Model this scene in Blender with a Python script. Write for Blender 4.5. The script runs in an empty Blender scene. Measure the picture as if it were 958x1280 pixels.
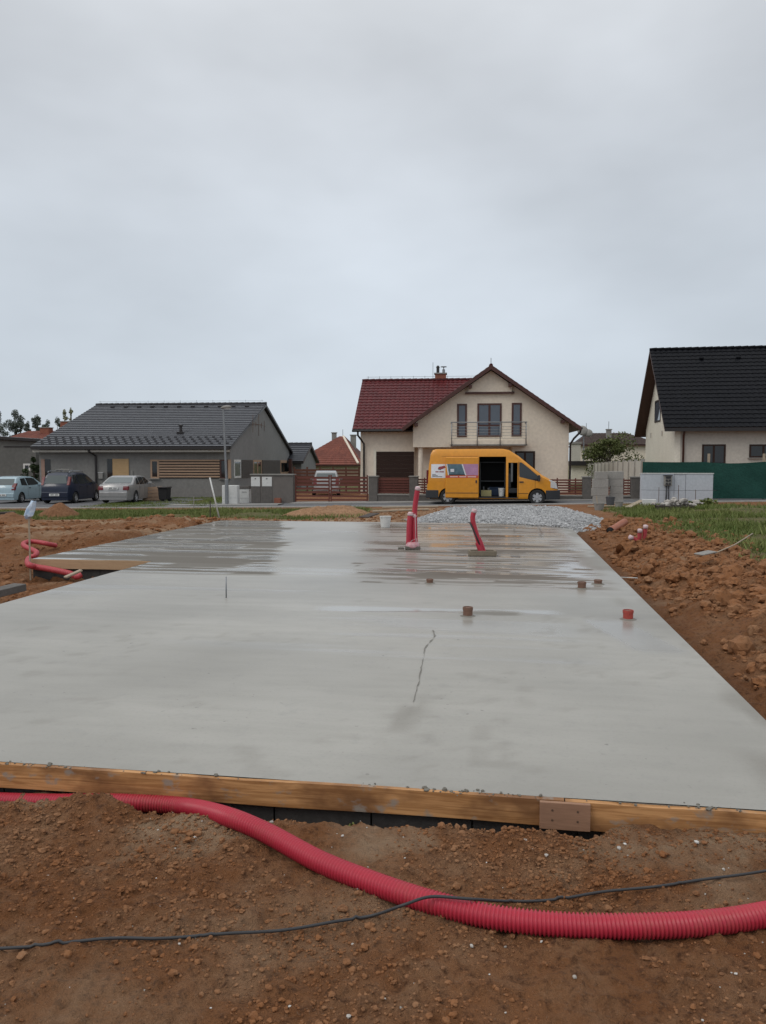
import bpy, bmesh, math, random
import numpy as np
from mathutils import Vector, Matrix
random.seed(5); rng = np.random.default_rng(5)
C = bpy.data.collections.new('building_site'); bpy.context.scene.collection.children.link(C)
SC = bpy.context.scene
R = math.radians

# ------------------------------------------------------------------ camera
F = 980.0; CZ = 1.6; PITCH = R(3.62)
cam_d = bpy.data.cameras.new('camera'); cam = bpy.data.objects.new('camera', cam_d)
SC.collection.objects.link(cam); SC.camera = cam
cam_d.sensor_fit = 'VERTICAL'; cam_d.sensor_height = 36.0; cam_d.lens = F/1280*36.0
cam_d.clip_start = 0.05; cam_d.clip_end = 3000
cam.location = (0, 0, CZ); cam.rotation_euler = (R(90)-PITCH, 0, 0)
cP, sP = math.cos(PITCH), math.sin(PITCH)
def ray(px, py):
    dx, dy = (px-479)/F, -(py-640)/F
    return Vector((dx, cP+dy*sP, -sP+dy*cP))
def hit(px, py, n, d):            # ray against the plane n.p = d
    r = ray(px, py); o = Vector((0, 0, CZ)); n = Vector(n)
    return o + r*((d-n.dot(o))/n.dot(r))
YAW = R(8.8); cY, sY = math.cos(YAW), math.sin(YAW)
def gp(px, py, z=0.0): return hit(px, py, (0, 0, 1), z)
def far(px, py): return hit(px, py, (-.017*cY, .017*sY, 1), -.19)      # the street's gently tilted ground
def zfar(x, y):
    u = np.clip(x*cY-y*sY, -45, 45); return -.19+.017*u
def uv(x, y): return x*cY-y*sY, x*sY+y*cY
def xy(u, v): return u*cY+v*sY, -u*sY+v*cY

# ------------------------------------------------------------------ noise
_T = np.random.default_rng(11).random((256, 256))
def vn(x, y, s=0):
    x = np.asarray(x, float)+s*17.3; y = np.asarray(y, float)+s*9.7
    xi = np.floor(x).astype(int); yi = np.floor(y).astype(int)
    fx = x-xi; fy = y-yi; fx = fx*fx*(3-2*fx); fy = fy*fy*(3-2*fy)
    a = _T[xi & 255, yi & 255]; b = _T[(xi+1) & 255, yi & 255]; c = _T[xi & 255, (yi+1) & 255]; d = _T[(xi+1) & 255, (yi+1) & 255]
    return (a*(1-fx)+b*fx)*(1-fy)+(c*(1-fx)+d*fx)*fy
def fbm(x, y, o=4, s=0):
    t = 0; a = .5; n = 0
    for k in range(o):
        t = t+a*vn(x*2**k, y*2**k, s+k*3); n += a; a *= .5
    return t/n
def ss(a, b, x):
    t = np.clip((x-a)/(b-a), 0, 1); return t*t*(3-2*t)

# ------------------------------------------------------------------ materials
def S(r, g, b):
    return tuple(((c/255)/12.92 if c/255 < .04045 else ((c/255+.055)/1.055)**2.4) for c in (r, g, b))
class NT:
    def __init__(s, name):
        s.m = bpy.data.materials.new(name); s.m.use_nodes = True; s.t = s.m.node_tree; s.n = s.t.nodes
        s.b = s.n['Principled BSDF']
    def node(s, t, **k):
        n = s.n.new(t)
        for a, v in k.items():
            if a.startswith('i_'):
                key = a[2:]; key = int(key) if key.isdigit() else key.replace('_', ' ')
                s.inp(n.inputs[key], v)
            else: setattr(n, a, v)
        return n
    def inp(s, sock, v):
        if hasattr(v, 'is_linked') or isinstance(v, bpy.types.NodeSocket): s.t.links.new(v, sock)
        elif isinstance(v, tuple) and len(v) == 3 and sock.type == 'RGBA': sock.default_value = (*v, 1)
        else: sock.default_value = v
    def coord(s, stretch=(1, 1, 1)):
        tc = s.node('ShaderNodeTexCoord'); mp = s.node('ShaderNodeMapping', i_Vector=tc.outputs['Object'], i_Scale=stretch)
        return mp.outputs[0]
    def noise(s, vec, scale, detail=4, rough=.55, dist=0.0):
        return s.node('ShaderNodeTexNoise', i_Vector=vec, i_Scale=scale, i_Detail=detail, i_Roughness=rough, i_Distortion=dist).outputs[0]
    def ramp(s, f, a, b):
        return s.node('ShaderNodeMapRange', i_Value=f, i_From_Min=a, i_From_Max=b).outputs[0]
    def mix(s, f, a, b, mode='MIX'):
        n = s.node('ShaderNodeMix', data_type='RGBA', blend_type=mode)
        s.inp(n.inputs[0], f); s.inp(n.inputs[6], a); s.inp(n.inputs[7], b); return n.outputs[2]
    def mixf(s, f, a, b):
        n = s.node('ShaderNodeMix'); s.inp(n.inputs[0], f); s.inp(n.inputs[2], a); s.inp(n.inputs[3], b); return n.outputs[0]
    def math(s, op, a, b=0.0):
        n = s.node('ShaderNodeMath', operation=op); s.inp(n.inputs[0], a); s.inp(n.inputs[1], b); return n.outputs[0]
    def attr(s, name): return s.node('ShaderNodeAttribute', attribute_name=name).outputs['Fac']
    def bump(s, h, strength, dist=.02):
        s.inp(s.b.inputs['Normal'], s.node('ShaderNodeBump', i_Height=h, i_Strength=strength, i_Distance=dist).outputs[0])
    def set(s, **k):
        for a, v in k.items(): s.inp(s.b.inputs[a.replace('_', ' ')], v)
        return s.m
MATS = {}
def mat(name, c, c2=None, scale=4.0, rough=.75, bump=0.0, bscale=60.0, metal=0.0, spec=.4, stretch=(1, 1, 1), bd=.01, coat=0.0, tile=0.0):
    t = NT(name); v = t.coord(stretch)
    c2 = c2 or tuple(x*.8 for x in c)
    n = t.noise(v, scale, 6, .65); col = t.mix(t.ramp(n, .34, .66), c, c2)
    fine = t.noise(v, scale*9, 3); col = t.mix(t.ramp(fine, .3, .9), col, tuple(x*.82 for x in c2))
    if tile: col = t.mix(tile, col, t.mix(t.attr('rnd'), (.35, .35, .36), (1, 1, 1)), 'MULTIPLY')
    t.set(Base_Color=col, Roughness=t.mixf(n, max(rough-.08, .02), min(rough+.08, 1)), Metallic=metal, Specular_IOR_Level=spec)
    if coat: t.set(Coat_Weight=coat, Coat_Roughness=.08)
    if bump: t.bump(t.noise(v, bscale, 5), bump, bd)
    MATS[name] = t.m; return t.m
M = {}
def pipemat():
    t = NT('dusty red plastic'); v = t.coord(); n = t.noise(v, 3, 5); d = t.noise(v, 1.7, 7, .7); f = t.noise(v, 60, 4)
    c = t.mix(n, (.46, .026, .05), (.36, .022, .042)); k = t.math('MULTIPLY', t.math('MULTIPLY', t.ramp(d, .5, .72), t.ramp(f, .35, .65)), .6)
    c = t.mix(k, c, (.26, .13, .075)); return t.set(Base_Color=c, Roughness=t.mixf(k, .4, .8), Specular_IOR_Level=.4)
M['red_pipe'] = pipemat()
M['pink_pipe'] = mat('faded red plastic', (.46, .06, .07), (.38, .045, .055), 3, .45)
M['cable'] = mat('black rubber', (.025, .026, .03), (.04, .04, .042), 8, .55)
M['film'] = mat('clear film', (.55, .36, .38), (.62, .5, .5), 14, .3, .4, 40)
M['white_pl'] = mat('white plastic', (.68, .68, .66), (.58, .58, .56), 4, .45)
M['grey_pl'] = mat('grey plastic', (.09, .095, .1), (.07, .07, .08), 4, .5)
M['steel'] = mat('galvanised steel', (.3, .31, .32), (.24, .25, .26), 9, .45, metal=.6)
M['dark_steel'] = mat('rusty steel', (.09, .07, .06), (.14, .08, .05), 20, .7, metal=.3)
M['clay'] = mat('drain pipe plastic', (.36, .12, .06), (.28, .09, .045), 6, .5)
M['rust'] = mat('muddy pipe plastic', (.22, .12, .08), (.15, .08, .055), 9, .6)
M['redcap'] = mat('red cap plastic', (.45, .06, .045), (.3, .06, .045), 6, .5)
M['cream'] = mat('cream render', (.75, .67, .555), (.71, .625, .515), .7, .9, .25, 90)
M['cream_r'] = mat('pale render', (.78, .74, .63), (.70, .66, .56), .9, .9, .25, 60)
M['base_r'] = mat('mortar and shaded render', (.53, .495, .435), (.46, .43, .38), .8, .92, .3, 50)  # also the white house front, with its shade put into the colour
M['grey_r'] = mat('raw grey render', (.235, .225, .208), (.19, .182, .17), .55, .95, .3, 40)
M['gable_r'] = mat('smooth grey render', (.235, .235, .232), (.20, .20, .20), .5, .92, .2, 40)
M['far_r'] = mat('faded yellow render', (.58, .52, .36), (.5, .45, .32), 1, .9)
M['soffit'] = mat('stained soffit boards', (.075, .035, .025), (.055, .026, .02), 3, .6, stretch=(1, 8, 1))
M['brown'] = mat('brown painted timber', (.085, .032, .024), (.065, .025, .02), 3, .5)
M['dkbrown'] = mat('dark brown panel', (.042, .024, .019), (.034, .020, .016), 2, .6, spec=.15)
M['gutter'] = mat('dark gutter metal', (.022, .02, .02), (.03, .025, .025), 4, .4)
M['tile_red'] = mat('dark red glazed tile', (.13, .013, .014), (.085, .010, .012), 5, .5, spec=.28, tile=.7)
M['tile_blk'] = mat('black glazed tile', (.0065, .0072, .010), (.0045, .005, .0075), 3, .5, spec=.10, tile=.7)
M['tile_gry'] = mat('anthracite flat tile', (.048, .050, .060), (.036, .038, .046), 1.2, .5, spec=.4, tile=.7)
M['tile_edge'] = mat('tile edge highlight', (.36, .37, .39), (.27, .28, .30), 4, .6)  # light caught by the course edges, put into the colour
M['tile_org'] = mat('orange clay tile', (.24, .072, .042), (.17, .052, .036), 1.4, .8, tile=.7)
M['tile_brn'] = mat('brown clay tile', (.075, .045, .035), (.055, .034, .028), 1.4, .8, tile=.7)
M['larch'] = mat('weathered larch', (.46, .31, .205), (.33, .215, .145), 5, .75, .3, 30, stretch=(.3, 1, 8))
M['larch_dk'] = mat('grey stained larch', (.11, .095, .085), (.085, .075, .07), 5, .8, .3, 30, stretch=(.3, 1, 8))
M['osb'] = mat('bare pine panel', (.50, .33, .17), (.43, .28, .14), 4, .7, stretch=(1, 1, 4))
M['plank'] = mat('pale sawn timber', (.42, .34, .25), (.32, .26, .19), 5, .8, .3, 40, stretch=(2, 8, 8))
M['dkplank'] = mat('old dark timber', (.08, .06, .05), (.05, .04, .035), 5, .85, .3, 40)
M['slat'] = mat('red brown stained slat', (.155, .042, .028), (.115, .033, .023), 3, .55, stretch=(.5, 4, 6))
M['slat_bk'] = mat('brown stained board', (.135, .048, .026), (.10, .036, .021), 3, .6, stretch=(.5, 4, 6))
M['masonry'] = mat('split face concrete', (.155, .14, .128), (.105, .097, .09), 6, .95, .6, 30)
M['cap'] = mat('concrete coping', (.30, .285, .265), (.24, .23, .21), 3, .9, .2, 60)
M['aac'] = mat('aerated concrete', (.34, .325, .30), (.28, .27, .25), 2, .95, .3, 70)
M['eps'] = mat('grey insulation board', (.49, .52, .56), (.45, .48, .52), 1.2, .85, .1, 90)
M['panelw'] = mat('whitewashed concrete panel', (.56, .53, .46), (.46, .44, .38), 1.4, .9, .2, 40)
M['panelg'] = mat('bare concrete post', (.36, .34, .30), (.30, .28, .25), 1.4, .9, .2, 40)
M['cabinet'] = mat('cabinet enamel', (.68, .68, .66), (.62, .62, .60), 1.5, .5)
M['brick'] = mat('red brick', (.30, .11, .07), (.22, .085, .055), 7, .9, .3, 50)
M['asphalt'] = mat('asphalt', (.135, .135, .14), (.105, .105, .11), .6, .9, .4, 120)
M['kerb'] = mat('kerb concrete', (.42, .41, .39), (.33, .32, .30), 1.5, .9, .3, 50)
M['pave'] = mat('pavement concrete', (.30, .29, .275), (.24, .23, .215), 1.1, .9, .3, 50)
M['van_y'] = mat('yellow orange van paint', (.70, .285, .013), (.66, .265, .012), .8, .42, spec=.45, coat=.35)
M['bumper'] = mat('black bumper plastic', (.035, .036, .04), (.028, .03, .034), 5, .6)
M['rubber'] = mat('tyre rubber', (.016, .016, .017), (.024, .023, .022), 12, .8)
M['alloy'] = mat('silver wheel paint', (.5, .5, .51), (.42, .42, .43), 6, .4, metal=.4)
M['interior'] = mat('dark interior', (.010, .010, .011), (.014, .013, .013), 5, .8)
M['shelf'] = mat('grey shelf steel', (.14, .145, .15), (.10, .105, .11), 5, .5)
M['p_blue'] = mat('pale blue metallic paint', (.36, .47, .52), (.33, .44, .49), .9, .35, coat=.5)
M['p_navy'] = mat('navy metallic paint', (.008, .016, .040), (.007, .012, .033), .9, .35, coat=.3)
M['p_silver'] = mat('silver metallic paint', (.34, .335, .33), (.30, .295, .29), .9, .35, metal=.4, coat=.5)
M['p_dark'] = mat('dark maroon paint', (.04, .02, .02), (.03, .016, .016), .9, .35, coat=.5)
M['lampred'] = mat('red lamp lens', (.17, .014, .018), (.12, .011, .014), 9, .25)
M['lampwht'] = mat('clear lamp lens', (.6, .6, .6), (.5, .5, .5), 9, .15)
M['plate'] = mat('number plate white', (.72, .72, .70), (.66, .66, .64), 4, .5)
M['ink'] = mat('dark lettering', (.03, .03, .035), (.04, .04, .045), 4, .6)
M['g_white'] = mat('white vinyl', (.70, .71, .75), (.66, .67, .71), 2, .45)
M['g_blue'] = mat('printed blue picture', (.045, .085, .11), (.12, .20, .24), 5, .45)
M['g_dark'] = mat('printed dark band', (.03, .04, .045), (.06, .07, .075), 6, .45)
M['g_pink'] = mat('printed pink picture', (.50, .27, .42), (.40, .21, .34), 5, .45)
M['g_red'] = mat('red vinyl', (.60, .09, .05), (.55, .08, .045), 4, .45)
M['g_pale'] = mat('pale vinyl lettering', (.75, .55, .50), (.7, .5, .45), 4, .5)
M['g_maroon'] = mat('maroon vinyl', (.18, .02, .025), (.30, .05, .05), 6, .45)
M['net'] = mat('green shade net', (.010, .066, .050), (.007, .047, .036), 1.6, .9, .6, 12, bd=.05)
M['bark'] = mat('bark', (.10, .08, .06), (.07, .055, .045), 8, .95, .5, 20)
M['cyan'] = mat('blue printed bag', (.20, .38, .62), (.62, .66, .70), 9, .4)
M['yellowbox'] = mat('pale crate plastic', (.42, .36, .16), (.3, .26, .12), 5, .6)
M['bluebox'] = mat('dark blue crate plastic', (.03, .06, .12), (.025, .045, .09), 5, .6)
def glassmat(name, c, rough=.04, spec=.6):
    t = NT(name); v = t.coord()
    return t.set(Base_Color=t.mix(t.noise(v, 1.5), c, tuple(x*.7 for x in c)), Roughness=rough, Specular_IOR_Level=spec, IOR=1.5)
M['glass'] = glassmat('window glass', (.10, .12, .15))
M['glass_dk'] = glassmat('dark window glass', (.012, .014, .016))
M['glass_car'] = glassmat('car glass', (.02, .024, .026), .05)
M['glass_rear'] = glassmat('sloping car glass', (.10, .12, .12), .06)
def leafmat(name, a, b):
    t = NT(name); r = t.attr('rnd')
    return t.set(Base_Color=t.mix(r, a, b), Roughness=.7, Specular_IOR_Level=.25)
M['leaf_haze'] = leafmat('hazy skyline foliage', (.085, .10, .085), (.15, .17, .14)); M['leaf_sh'] = leafmat('dark shrub foliage', (.025, .042, .018), (.06, .08, .035))  # skyline leaves paled, distance haze put into their colour
M['leaf_ol'] = leafmat('olive foliage', (.075, .095, .028), (.135, .15, .055))
M['leaf_pale'] = leafmat('pale foliage', (.20, .205, .12), (.30, .29, .19))
M['grass'] = leafmat('grass blade', (.070, .112, .020), (.20, .205, .07))
def soilmat(name, ground):
    t = NT(name); v = t.coord()
    n1 = t.noise(v, .55, 7, .6); n2 = t.noise(v, 3.2, 6, .65); n3 = t.noise(v, 26, 6, .7); n4 = t.noise(v, 95, 3, .6)
    c = t.mix(t.ramp(n1, .36, .64), (.190, .078, .030), (.25, .112, .048))
    c = t.mix(t.ramp(n2, .45, .72), c, (.275, .155, .085))
    c = t.mix(t.ramp(n3, .50, .68), c, (.092, .040, .019))
    c = t.mix(t.math('MULTIPLY', t.ramp(n4, .60, .75), .45), c, (.30, .21, .145))
    c = t.mix(t.math('MULTIPLY', t.attr('rnd'), .26), c, (.225, .118, .062))
    if ground:
        pale = t.attr('pale'); c = t.mix(t.math('MULTIPLY', pale, t.ramp(n2, .2, .6)), c, (.36, .25, .16))
        darkc = t.attr('darksoil'); c = t.mix(darkc, c, (.090, .040, .021))
        g = t.attr('grassy'); gc = t.mix(t.ramp(n2, .4, .62), (.075, .095, .028), (.17, .13, .065))
        c = t.mix(g, c, gc)
        hgt = t.node('ShaderNodeMix'); hgt = t.math('ADD', t.math('MULTIPLY', n3, 1.0), t.math('MULTIPLY', n4, .35))
        t.bump(hgt, 1.0, .05)
    else: t.bump(n4, .5, .01)
    return t.set(Base_Color=c, Roughness=.93, Specular_IOR_Level=.18)
M['soil'] = soilmat('brown clay soil', True); M['clod'] = soilmat('clay clods', False)
def stonemat(name, a, b):
    t = NT(name); v = t.coord(); n = t.noise(v, 14, 5)
    c = t.mix(t.attr('rnd'), a, b); c = t.mix(t.ramp(n, .45, .75), c, tuple(x*.6 for x in a))
    t.bump(n, .4, .01); return t.set(Base_Color=c, Roughness=.9, Specular_IOR_Level=.2)
M['gravel'] = stonemat('crushed grey stone', (.27, .27, .272), (.50, .50, .50))
M['pebble'] = stonemat('pale pebble', (.34, .30, .26), (.62, .60, .57))
M['sand'] = stonemat('yellow sand', (.24, .135, .072), (.34, .20, .115))
M['heapsoil'] = stonemat('loose topsoil', (.165, .078, .038), (.215, .11, .056))

# ------------------------------------------------------------------ mesh builder
class MB:
    def __init__(s, Mx=None): s.v = []; s.f = []; s.M = Mx
    def add(s, vs, fs):
        o = len(s.v)
        s.v += [tuple(s.M @ Vector(p)) if s.M else tuple(p) for p in vs]
        s.f += [tuple(i+o for i in f) for f in fs]; return s
    def box(s, x0, y0, z0, x1, y1, z1, Mx=None):
        vs = [(x, y, z) for z in (z0, z1) for y in (y0, y1) for x in (x0, x1)]
        if Mx: vs = [tuple(Mx @ Vector(p)) for p in vs]
        return s.add(vs, [(0, 2, 3, 1), (4, 5, 7, 6), (0, 1, 5, 4), (2, 6, 7, 3), (0, 4, 6, 2), (1, 3, 7, 5)])
    def prism(s, poly, a, b, axis='y'):     # polygon in the other two axes, extruded from a to b
        def P(p, t): return {'y': (p[0], t, p[1]), 'x': (t, p[0], p[1]), 'z': (p[0], p[1], t)}[axis]
        n = len(poly); vs = [P(p, a) for p in poly]+[P(p, b) for p in poly]
        return s.add(vs, [tuple(range(n))[::-1], tuple(range(n, 2*n))]+[(i, (i+1) % n, (i+1) % n+n, i+n) for i in range(n)])
    def tube(s, pts, r, n=10, cap=True):
        pts = [Vector(p) for p in pts]; k = len(pts); rs = r if isinstance(r, (list, tuple, np.ndarray)) else [r]*k
        vs = []; up = Vector((0, 0, 1)); t0 = (pts[1]-pts[0]).normalized()
        a = t0.cross(up); a = a.normalized() if a.length > .05 else Vector((1, 0, 0))
        for i in range(k):
            t = (pts[min(i+1, k-1)]-pts[max(i-1, 0)]).normalized()
            a = (a-t*a.dot(t)).normalized(); b = t.cross(a)
            for j in range(n):
                w = 2*math.pi*j/n; vs.append(pts[i]+(a*math.cos(w)+b*math.sin(w))*rs[i])
        fs = [(i*n+j, i*n+(j+1) % n, (i+1)*n+(j+1) % n, (i+1)*n+j) for i in range(k-1) for j in range(n)]
        if cap: fs += [tuple(range(n))[::-1], tuple(range((k-1)*n, k*n))]
        return s.add(vs, fs)
    def lathe(s, prof, n=20, c=(0, 0, 0), axis='z', cap=True):
        vs = []
        for (r, h) in prof:
            for j in range(n):
                w = 2*math.pi*j/n; p = (r*math.cos(w), r*math.sin(w), h)
                if axis == 'y': p = (p[0], p[2], p[1])
                vs.append((p[0]+c[0], p[1]+c[1], p[2]+c[2]))
        k = len(prof)
        return s.add(vs, [(i*n+j, i*n+(j+1) % n, (i+1)*n+(j+1) % n, (i+1)*n+j) for i in range(k-1) for j in range(n)]
                     + ([tuple(range(n)), tuple(range((k-1)*n, k*n))] if cap else []))
    def build(s, name, m, parent=None, smooth=False, bevel=0.0, auto=None):
        me = bpy.data.meshes.new(name); me.from_pydata(s.v, [], s.f); me.update()
        bm = bmesh.new(); bm.from_mesh(me); bmesh.ops.recalc_face_normals(bm, faces=bm.faces)
        if bevel: bmesh.ops.bevel(bm, geom=list(bm.edges), offset=bevel, segments=1, affect='EDGES', clamp_overlap=True)
        bm.to_mesh(me); bm.free()
        me.materials.append(m)
        if smooth: me.polygons.foreach_set('use_smooth', [True]*len(me.polygons))
        if auto is not None and hasattr(me, 'set_sharp_from_angle'): me.set_sharp_from_angle(angle=R(auto))
        o = bpy.data.objects.new(name, me); C.objects.link(o)
        if parent: o.parent = parent
        return o
def npmesh(name, V, Fq, m, attrs=None, smooth=False, parent=None):
    me = bpy.data.meshes.new(name); V = np.asarray(V, np.float32); Fq = np.asarray(Fq, np.int32); k = Fq.shape[1]
    me.vertices.add(len(V)); me.vertices.foreach_set('co', V.ravel())
    me.loops.add(Fq.size); me.loops.foreach_set('vertex_index', Fq.ravel())
    me.polygons.add(len(Fq)); me.polygons.foreach_set('loop_start', np.arange(0, Fq.size, k, dtype=np.int32))
    me.polygons.foreach_set('loop_total', np.full(len(Fq), k, np.int32))
    me.polygons.foreach_set('use_smooth', np.full(len(Fq), smooth))
    for a, d in (attrs or {}).items():
        at = me.attributes.new(a, 'FLOAT', 'POINT'); at.data.foreach_set('value', np.asarray(d, np.float32).ravel())
    me.update(calc_edges=True); me.validate(); me.materials.append(m)
    o = bpy.data.objects.new(name, me); C.objects.link(o)
    if parent: o.parent = parent
    return o
def grid_faces(ny, nx, keep=None):
    i = np.arange(ny*nx).reshape(ny, nx)
    q = np.stack([i[:-1, :-1], i[:-1, 1:], i[1:, 1:], i[1:, :-1]], -1).reshape(-1, 4)
    return q if keep is None else q[keep.ravel()]
def tag(o, label, cat, group=None, kind=None):
    if label: o['label'] = label
    if cat: o['category'] = cat
    if group: o['group'] = group
    if kind: o['kind'] = kind
    return o
def thing(name, label, cat, loc=(0, 0, 0), rz=0.0, group=None):
    o = bpy.data.objects.new(name, None); C.objects.link(o); o.empty_display_size = .2
    o.location = loc; o.rotation_euler = (0, 0, rz); return tag(o, label, cat, group)
def struct(o): o['kind'] = 'structure'; return o
def stuff(o, label=None, cat=None):
    o['kind'] = 'stuff'; return tag(o, label, cat)
def dup(root, loc, rz, label, group=None, swap=None):
    r = root.copy(); C.objects.link(r); r.location = loc; r.rotation_euler = (0, 0, rz); r['label'] = label
    if group: r['group'] = group
    def rec(a, b):
        for ch in list(a.children):
            c = ch.copy(); C.objects.link(c); c.parent = b
            if swap and c.type == 'MESH' and c.data.materials and c.data.materials[0] in swap:
                c.data = c.data.copy(); c.data.materials[0] = swap[c.data.materials[0]]
            rec(ch, c)
    rec(root, r); return r
def spline(pts, n):        # Catmull-Rom through the points, evenly resampled
    P = [Vector(p) for p in pts]; P = [P[0]*2-P[1]]+P+[P[-1]*2-P[-2]]; out = []
    for i in range(1, len(P)-2):
        for k in range(40):
            t = k/40; a, b, c, d = P[i-1:i+3]
            out.append(.5*((2*b)+(c-a)*t+(2*a-5*b+4*c-d)*t*t+(3*b-a-3*c+d)*t**3))
    out.append(P[-2]); A = np.array(out); L = np.r_[0, np.cumsum(np.linalg.norm(np.diff(A, axis=0), axis=1))]
    q = np.linspace(0, L[-1], n); return np.stack([np.interp(q, L, A[:, k]) for k in range(3)], 1), L[-1]
def corrugated(mb, pts, r, pitch, depth, n=16):
    _, L = spline(pts, 10); k = max(8, int(L/pitch*4)); P, _ = spline(pts, k)
    ph = np.arange(k) % 4; rr = np.where((ph == 0) | (ph == 1), r, r-depth)
    return mb.tube([tuple(p) for p in P], list(rr), n)

# ------------------------------------------------------------------ ground
UL, UR, UN, V0, VN, V1 = -5.64, 1.62, -7.77, 3.745, 11.95, 20.75    # slab plan in its own axes
def in_slab(u, v, g=0.0):
    a = (u > UL+g) & (u < UR-g) & (v > V0+g) & (v < V1-g)
    b = (u > UN+g) & (u < UL+g+.1) & (v > VN+g) & (v < V1-g)
    return a | b
# crushed stone drive
GPX = [(528, 657), (590, 661), (660, 664), (722, 669), (764, 666), (768, 652), (735, 641), (712, 632.5), (640, 630.6), (556, 633.2), (538, 640), (520, 650)]
gpoly = np.array([tuple(far(*p))[:2] for p in GPX])
def poly_sd(x, y, P):
    d = np.full(x.shape, 1e9); ins = np.zeros(x.shape, bool)
    for i in range(len(P)):
        a, b = P[i], P[(i+1) % len(P)]; e = b-a; wx, wy = x-a[0], y-a[1]
        t = np.clip((wx*e[0]+wy*e[1])/(e@e), 0, 1); d = np.minimum(d, np.hypot(wx-e[0]*t, wy-e[1]*t))
        c = (a[1] > y) != (b[1] > y); xx = a[0]+(y-a[1])/(b[1]-a[1]+1e-12)*e[0]; ins ^= c & (x < xx)
    return np.where(ins, d, -d)
def height(X, Y, detail=True):
    X = np.asarray(X, float); Y = np.asarray(Y, float); u, v = uv(X, Y)
    zf = zfar(X, Y)
    w = ss(20, 27, v)
    # plot level around the slab
    front = -.085+.10*(fbm(X*.9, Y*.9, 3, 2)-.5)
    front = front-.05*ss(1.2, 2.0, u)*ss(3.0, 3.6, v)*0
    trench = np.exp(-((v-(V0-.03))/.13)**2)*ss(-2.05, -1.5, u)*(1-ss(.35, .6, u))*.17
    crest = .095*np.exp(-((v-3.47)/.12)**2-((u+1.93)/.19)**2)+.03*np.exp(-((v-3.45)/.15)**2-((u-.2)/.35)**2)
    hid = -.02*ss(.45, .7, u)*np.exp(-((v-V0)/.25)**2)
    front = front-.085*ss(3.42, 3.60, v)*(1-ss(-1.3, -.5, u))-trench+crest+hid
    d = u-UR
    crestw = (1-.45*ss(11, 18, v))*.22+.14*(fbm(u*.6, v*.35, 3, 5)-.5)
    bank = -.24+crestw*1.7*ss(.25, 1.7, d)-(crestw*1.7-.31)*ss(2.0, 3.4, d)
    bank = bank+ss(.3, .9, d)*(1-ss(2.2, 3.2, d))*(.30*(fbm(u*1.5, v*1.3, 4, 9)-.5))
    dl = np.where(v > VN, UN-u, UL-u)
    left = -.37+.10*(fbm(u*.7, v*.7, 3, 4)-.5)
    lb = ss(14.6, 16.6, v+.4*(fbm(u, v, 2, 1)-.5))*ss(.15, .9, dl)
    left = left+lb*(.36+.34*(fbm(u*.7, v*.6, 4, 6)-.5))*(1-.45*ss(1.5, 5, dl))
    left = np.where(v < 8, left+.22*ss(8, 5, v), left)
    bank = bank+ss(16.3, 18.6, v)*.12*(1-ss(1.0, 1.8, d))
    mid = np.where(u > UR, bank, np.where(dl > 0, left, -.28))
    z = np.where(v < V0, front, mid)
    # blend sideways at the front strip
    fr = 1-ss(V0-.2, V0+1.6, v)
    z = np.where((v >= V0) & (u > UR), fr*front+(1-fr)*bank, z)
    z = np.where((v >= V0) & (dl > 0) & (v < VN), fr*front+(1-fr)*left, z)
    back = zf+.10*(fbm(X*.5, Y*.5, 4, 7)-.5)*(1-ss(29, 31.5, v))+.05*np.exp(-((v-22)/1.2)**2)
    back = back+.12*ss(3, 7, u)*(1-ss(27, 32, v))
    z = z*(1-w)+back*w
    z = z-.22*ss(-.1, .5, poly_sd(X, Y, gpoly))*ss(V1-.5, V1+1, v)
    z = np.where(in_slab(u, v, .10), -.62, z)
    if detail:
        a = np.where(v < V0+.6, 1.0, np.where(v < 24, 1.6, .6))*(1-.9*ss(28, 31, v))
        a = a*np.where((u > UR+2.3) & (v > 6), .4, 1)
        z = z+a*(.062*(fbm(X*4.5, Y*4.5, 4, 3)-.5)+.034*(fbm(X*15, Y*15, 3, 8)-.5))
        z = z+a*.030*np.maximum(0, fbm(X*27, Y*27, 2, 12)-.52)*2
    return z
def axis(segs):
    out = []
    for a, b, d in segs: out += list(np.arange(a, b, d))
    return np.array(out+[segs[-1][1]])
hx = axis([(0, 2.6, .017), (2.6, 8, .05), (8, 22, .13), (22, 60, 1.5), (60, 900, 60)])
gx = np.r_[-hx[:0:-1], hx]
gy = axis([(-30, -4, 2), (-4, 1.6, .15), (1.6, 4.4, .0135), (4.4, 8, .032), (8, 14, .055), (14, 24, .09), (24, 40, .17), (40, 90, 2), (90, 1200, 60)])
GX, GY = np.meshgrid(gx, gy); GZ = height(GX, GY)
gu, gv = uv(GX, GY)
n_a = fbm(GX*.8, GY*.8, 4, 21); n_b = fbm(GX*.25, GY*.4, 3, 22)
def lawn_mask(u, v, x, y):
    n = fbm(x*.8, y*.8, 4, 21)
    rightm = ss(2.0, 2.6, (u-UR)+.9*(n-.5)-.035*(18-v)+.35*ss(13, 8, v)*0)*ss(6, 8, v)*(1-ss(31.2, 31.6, v))
    rightm = rightm*ss(3.3, 4.2, u-.6*(v-20)*0+1.6*(n-.5)+ss(24, 19, v)*1.0)
    leftm = ss(25.2, 27.2, v+3.2*(n-.5))*(1-ss(31.3, 31.8, v))*ss(-4.3, -6.3, u+2.0*(n-.5))
    yard = ss(33.4, 33.7, v)*(1-ss(46, 47, v))*ss(-20.2, -19.6, u)*(1-ss(-13.6, -13, u))
    fargr = ss(49, 52, v)
    return np.clip(rightm+leftm+yard+fargr, 0, 1)
GRM = lawn_mask(gu, gv, GX, GY)
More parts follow.
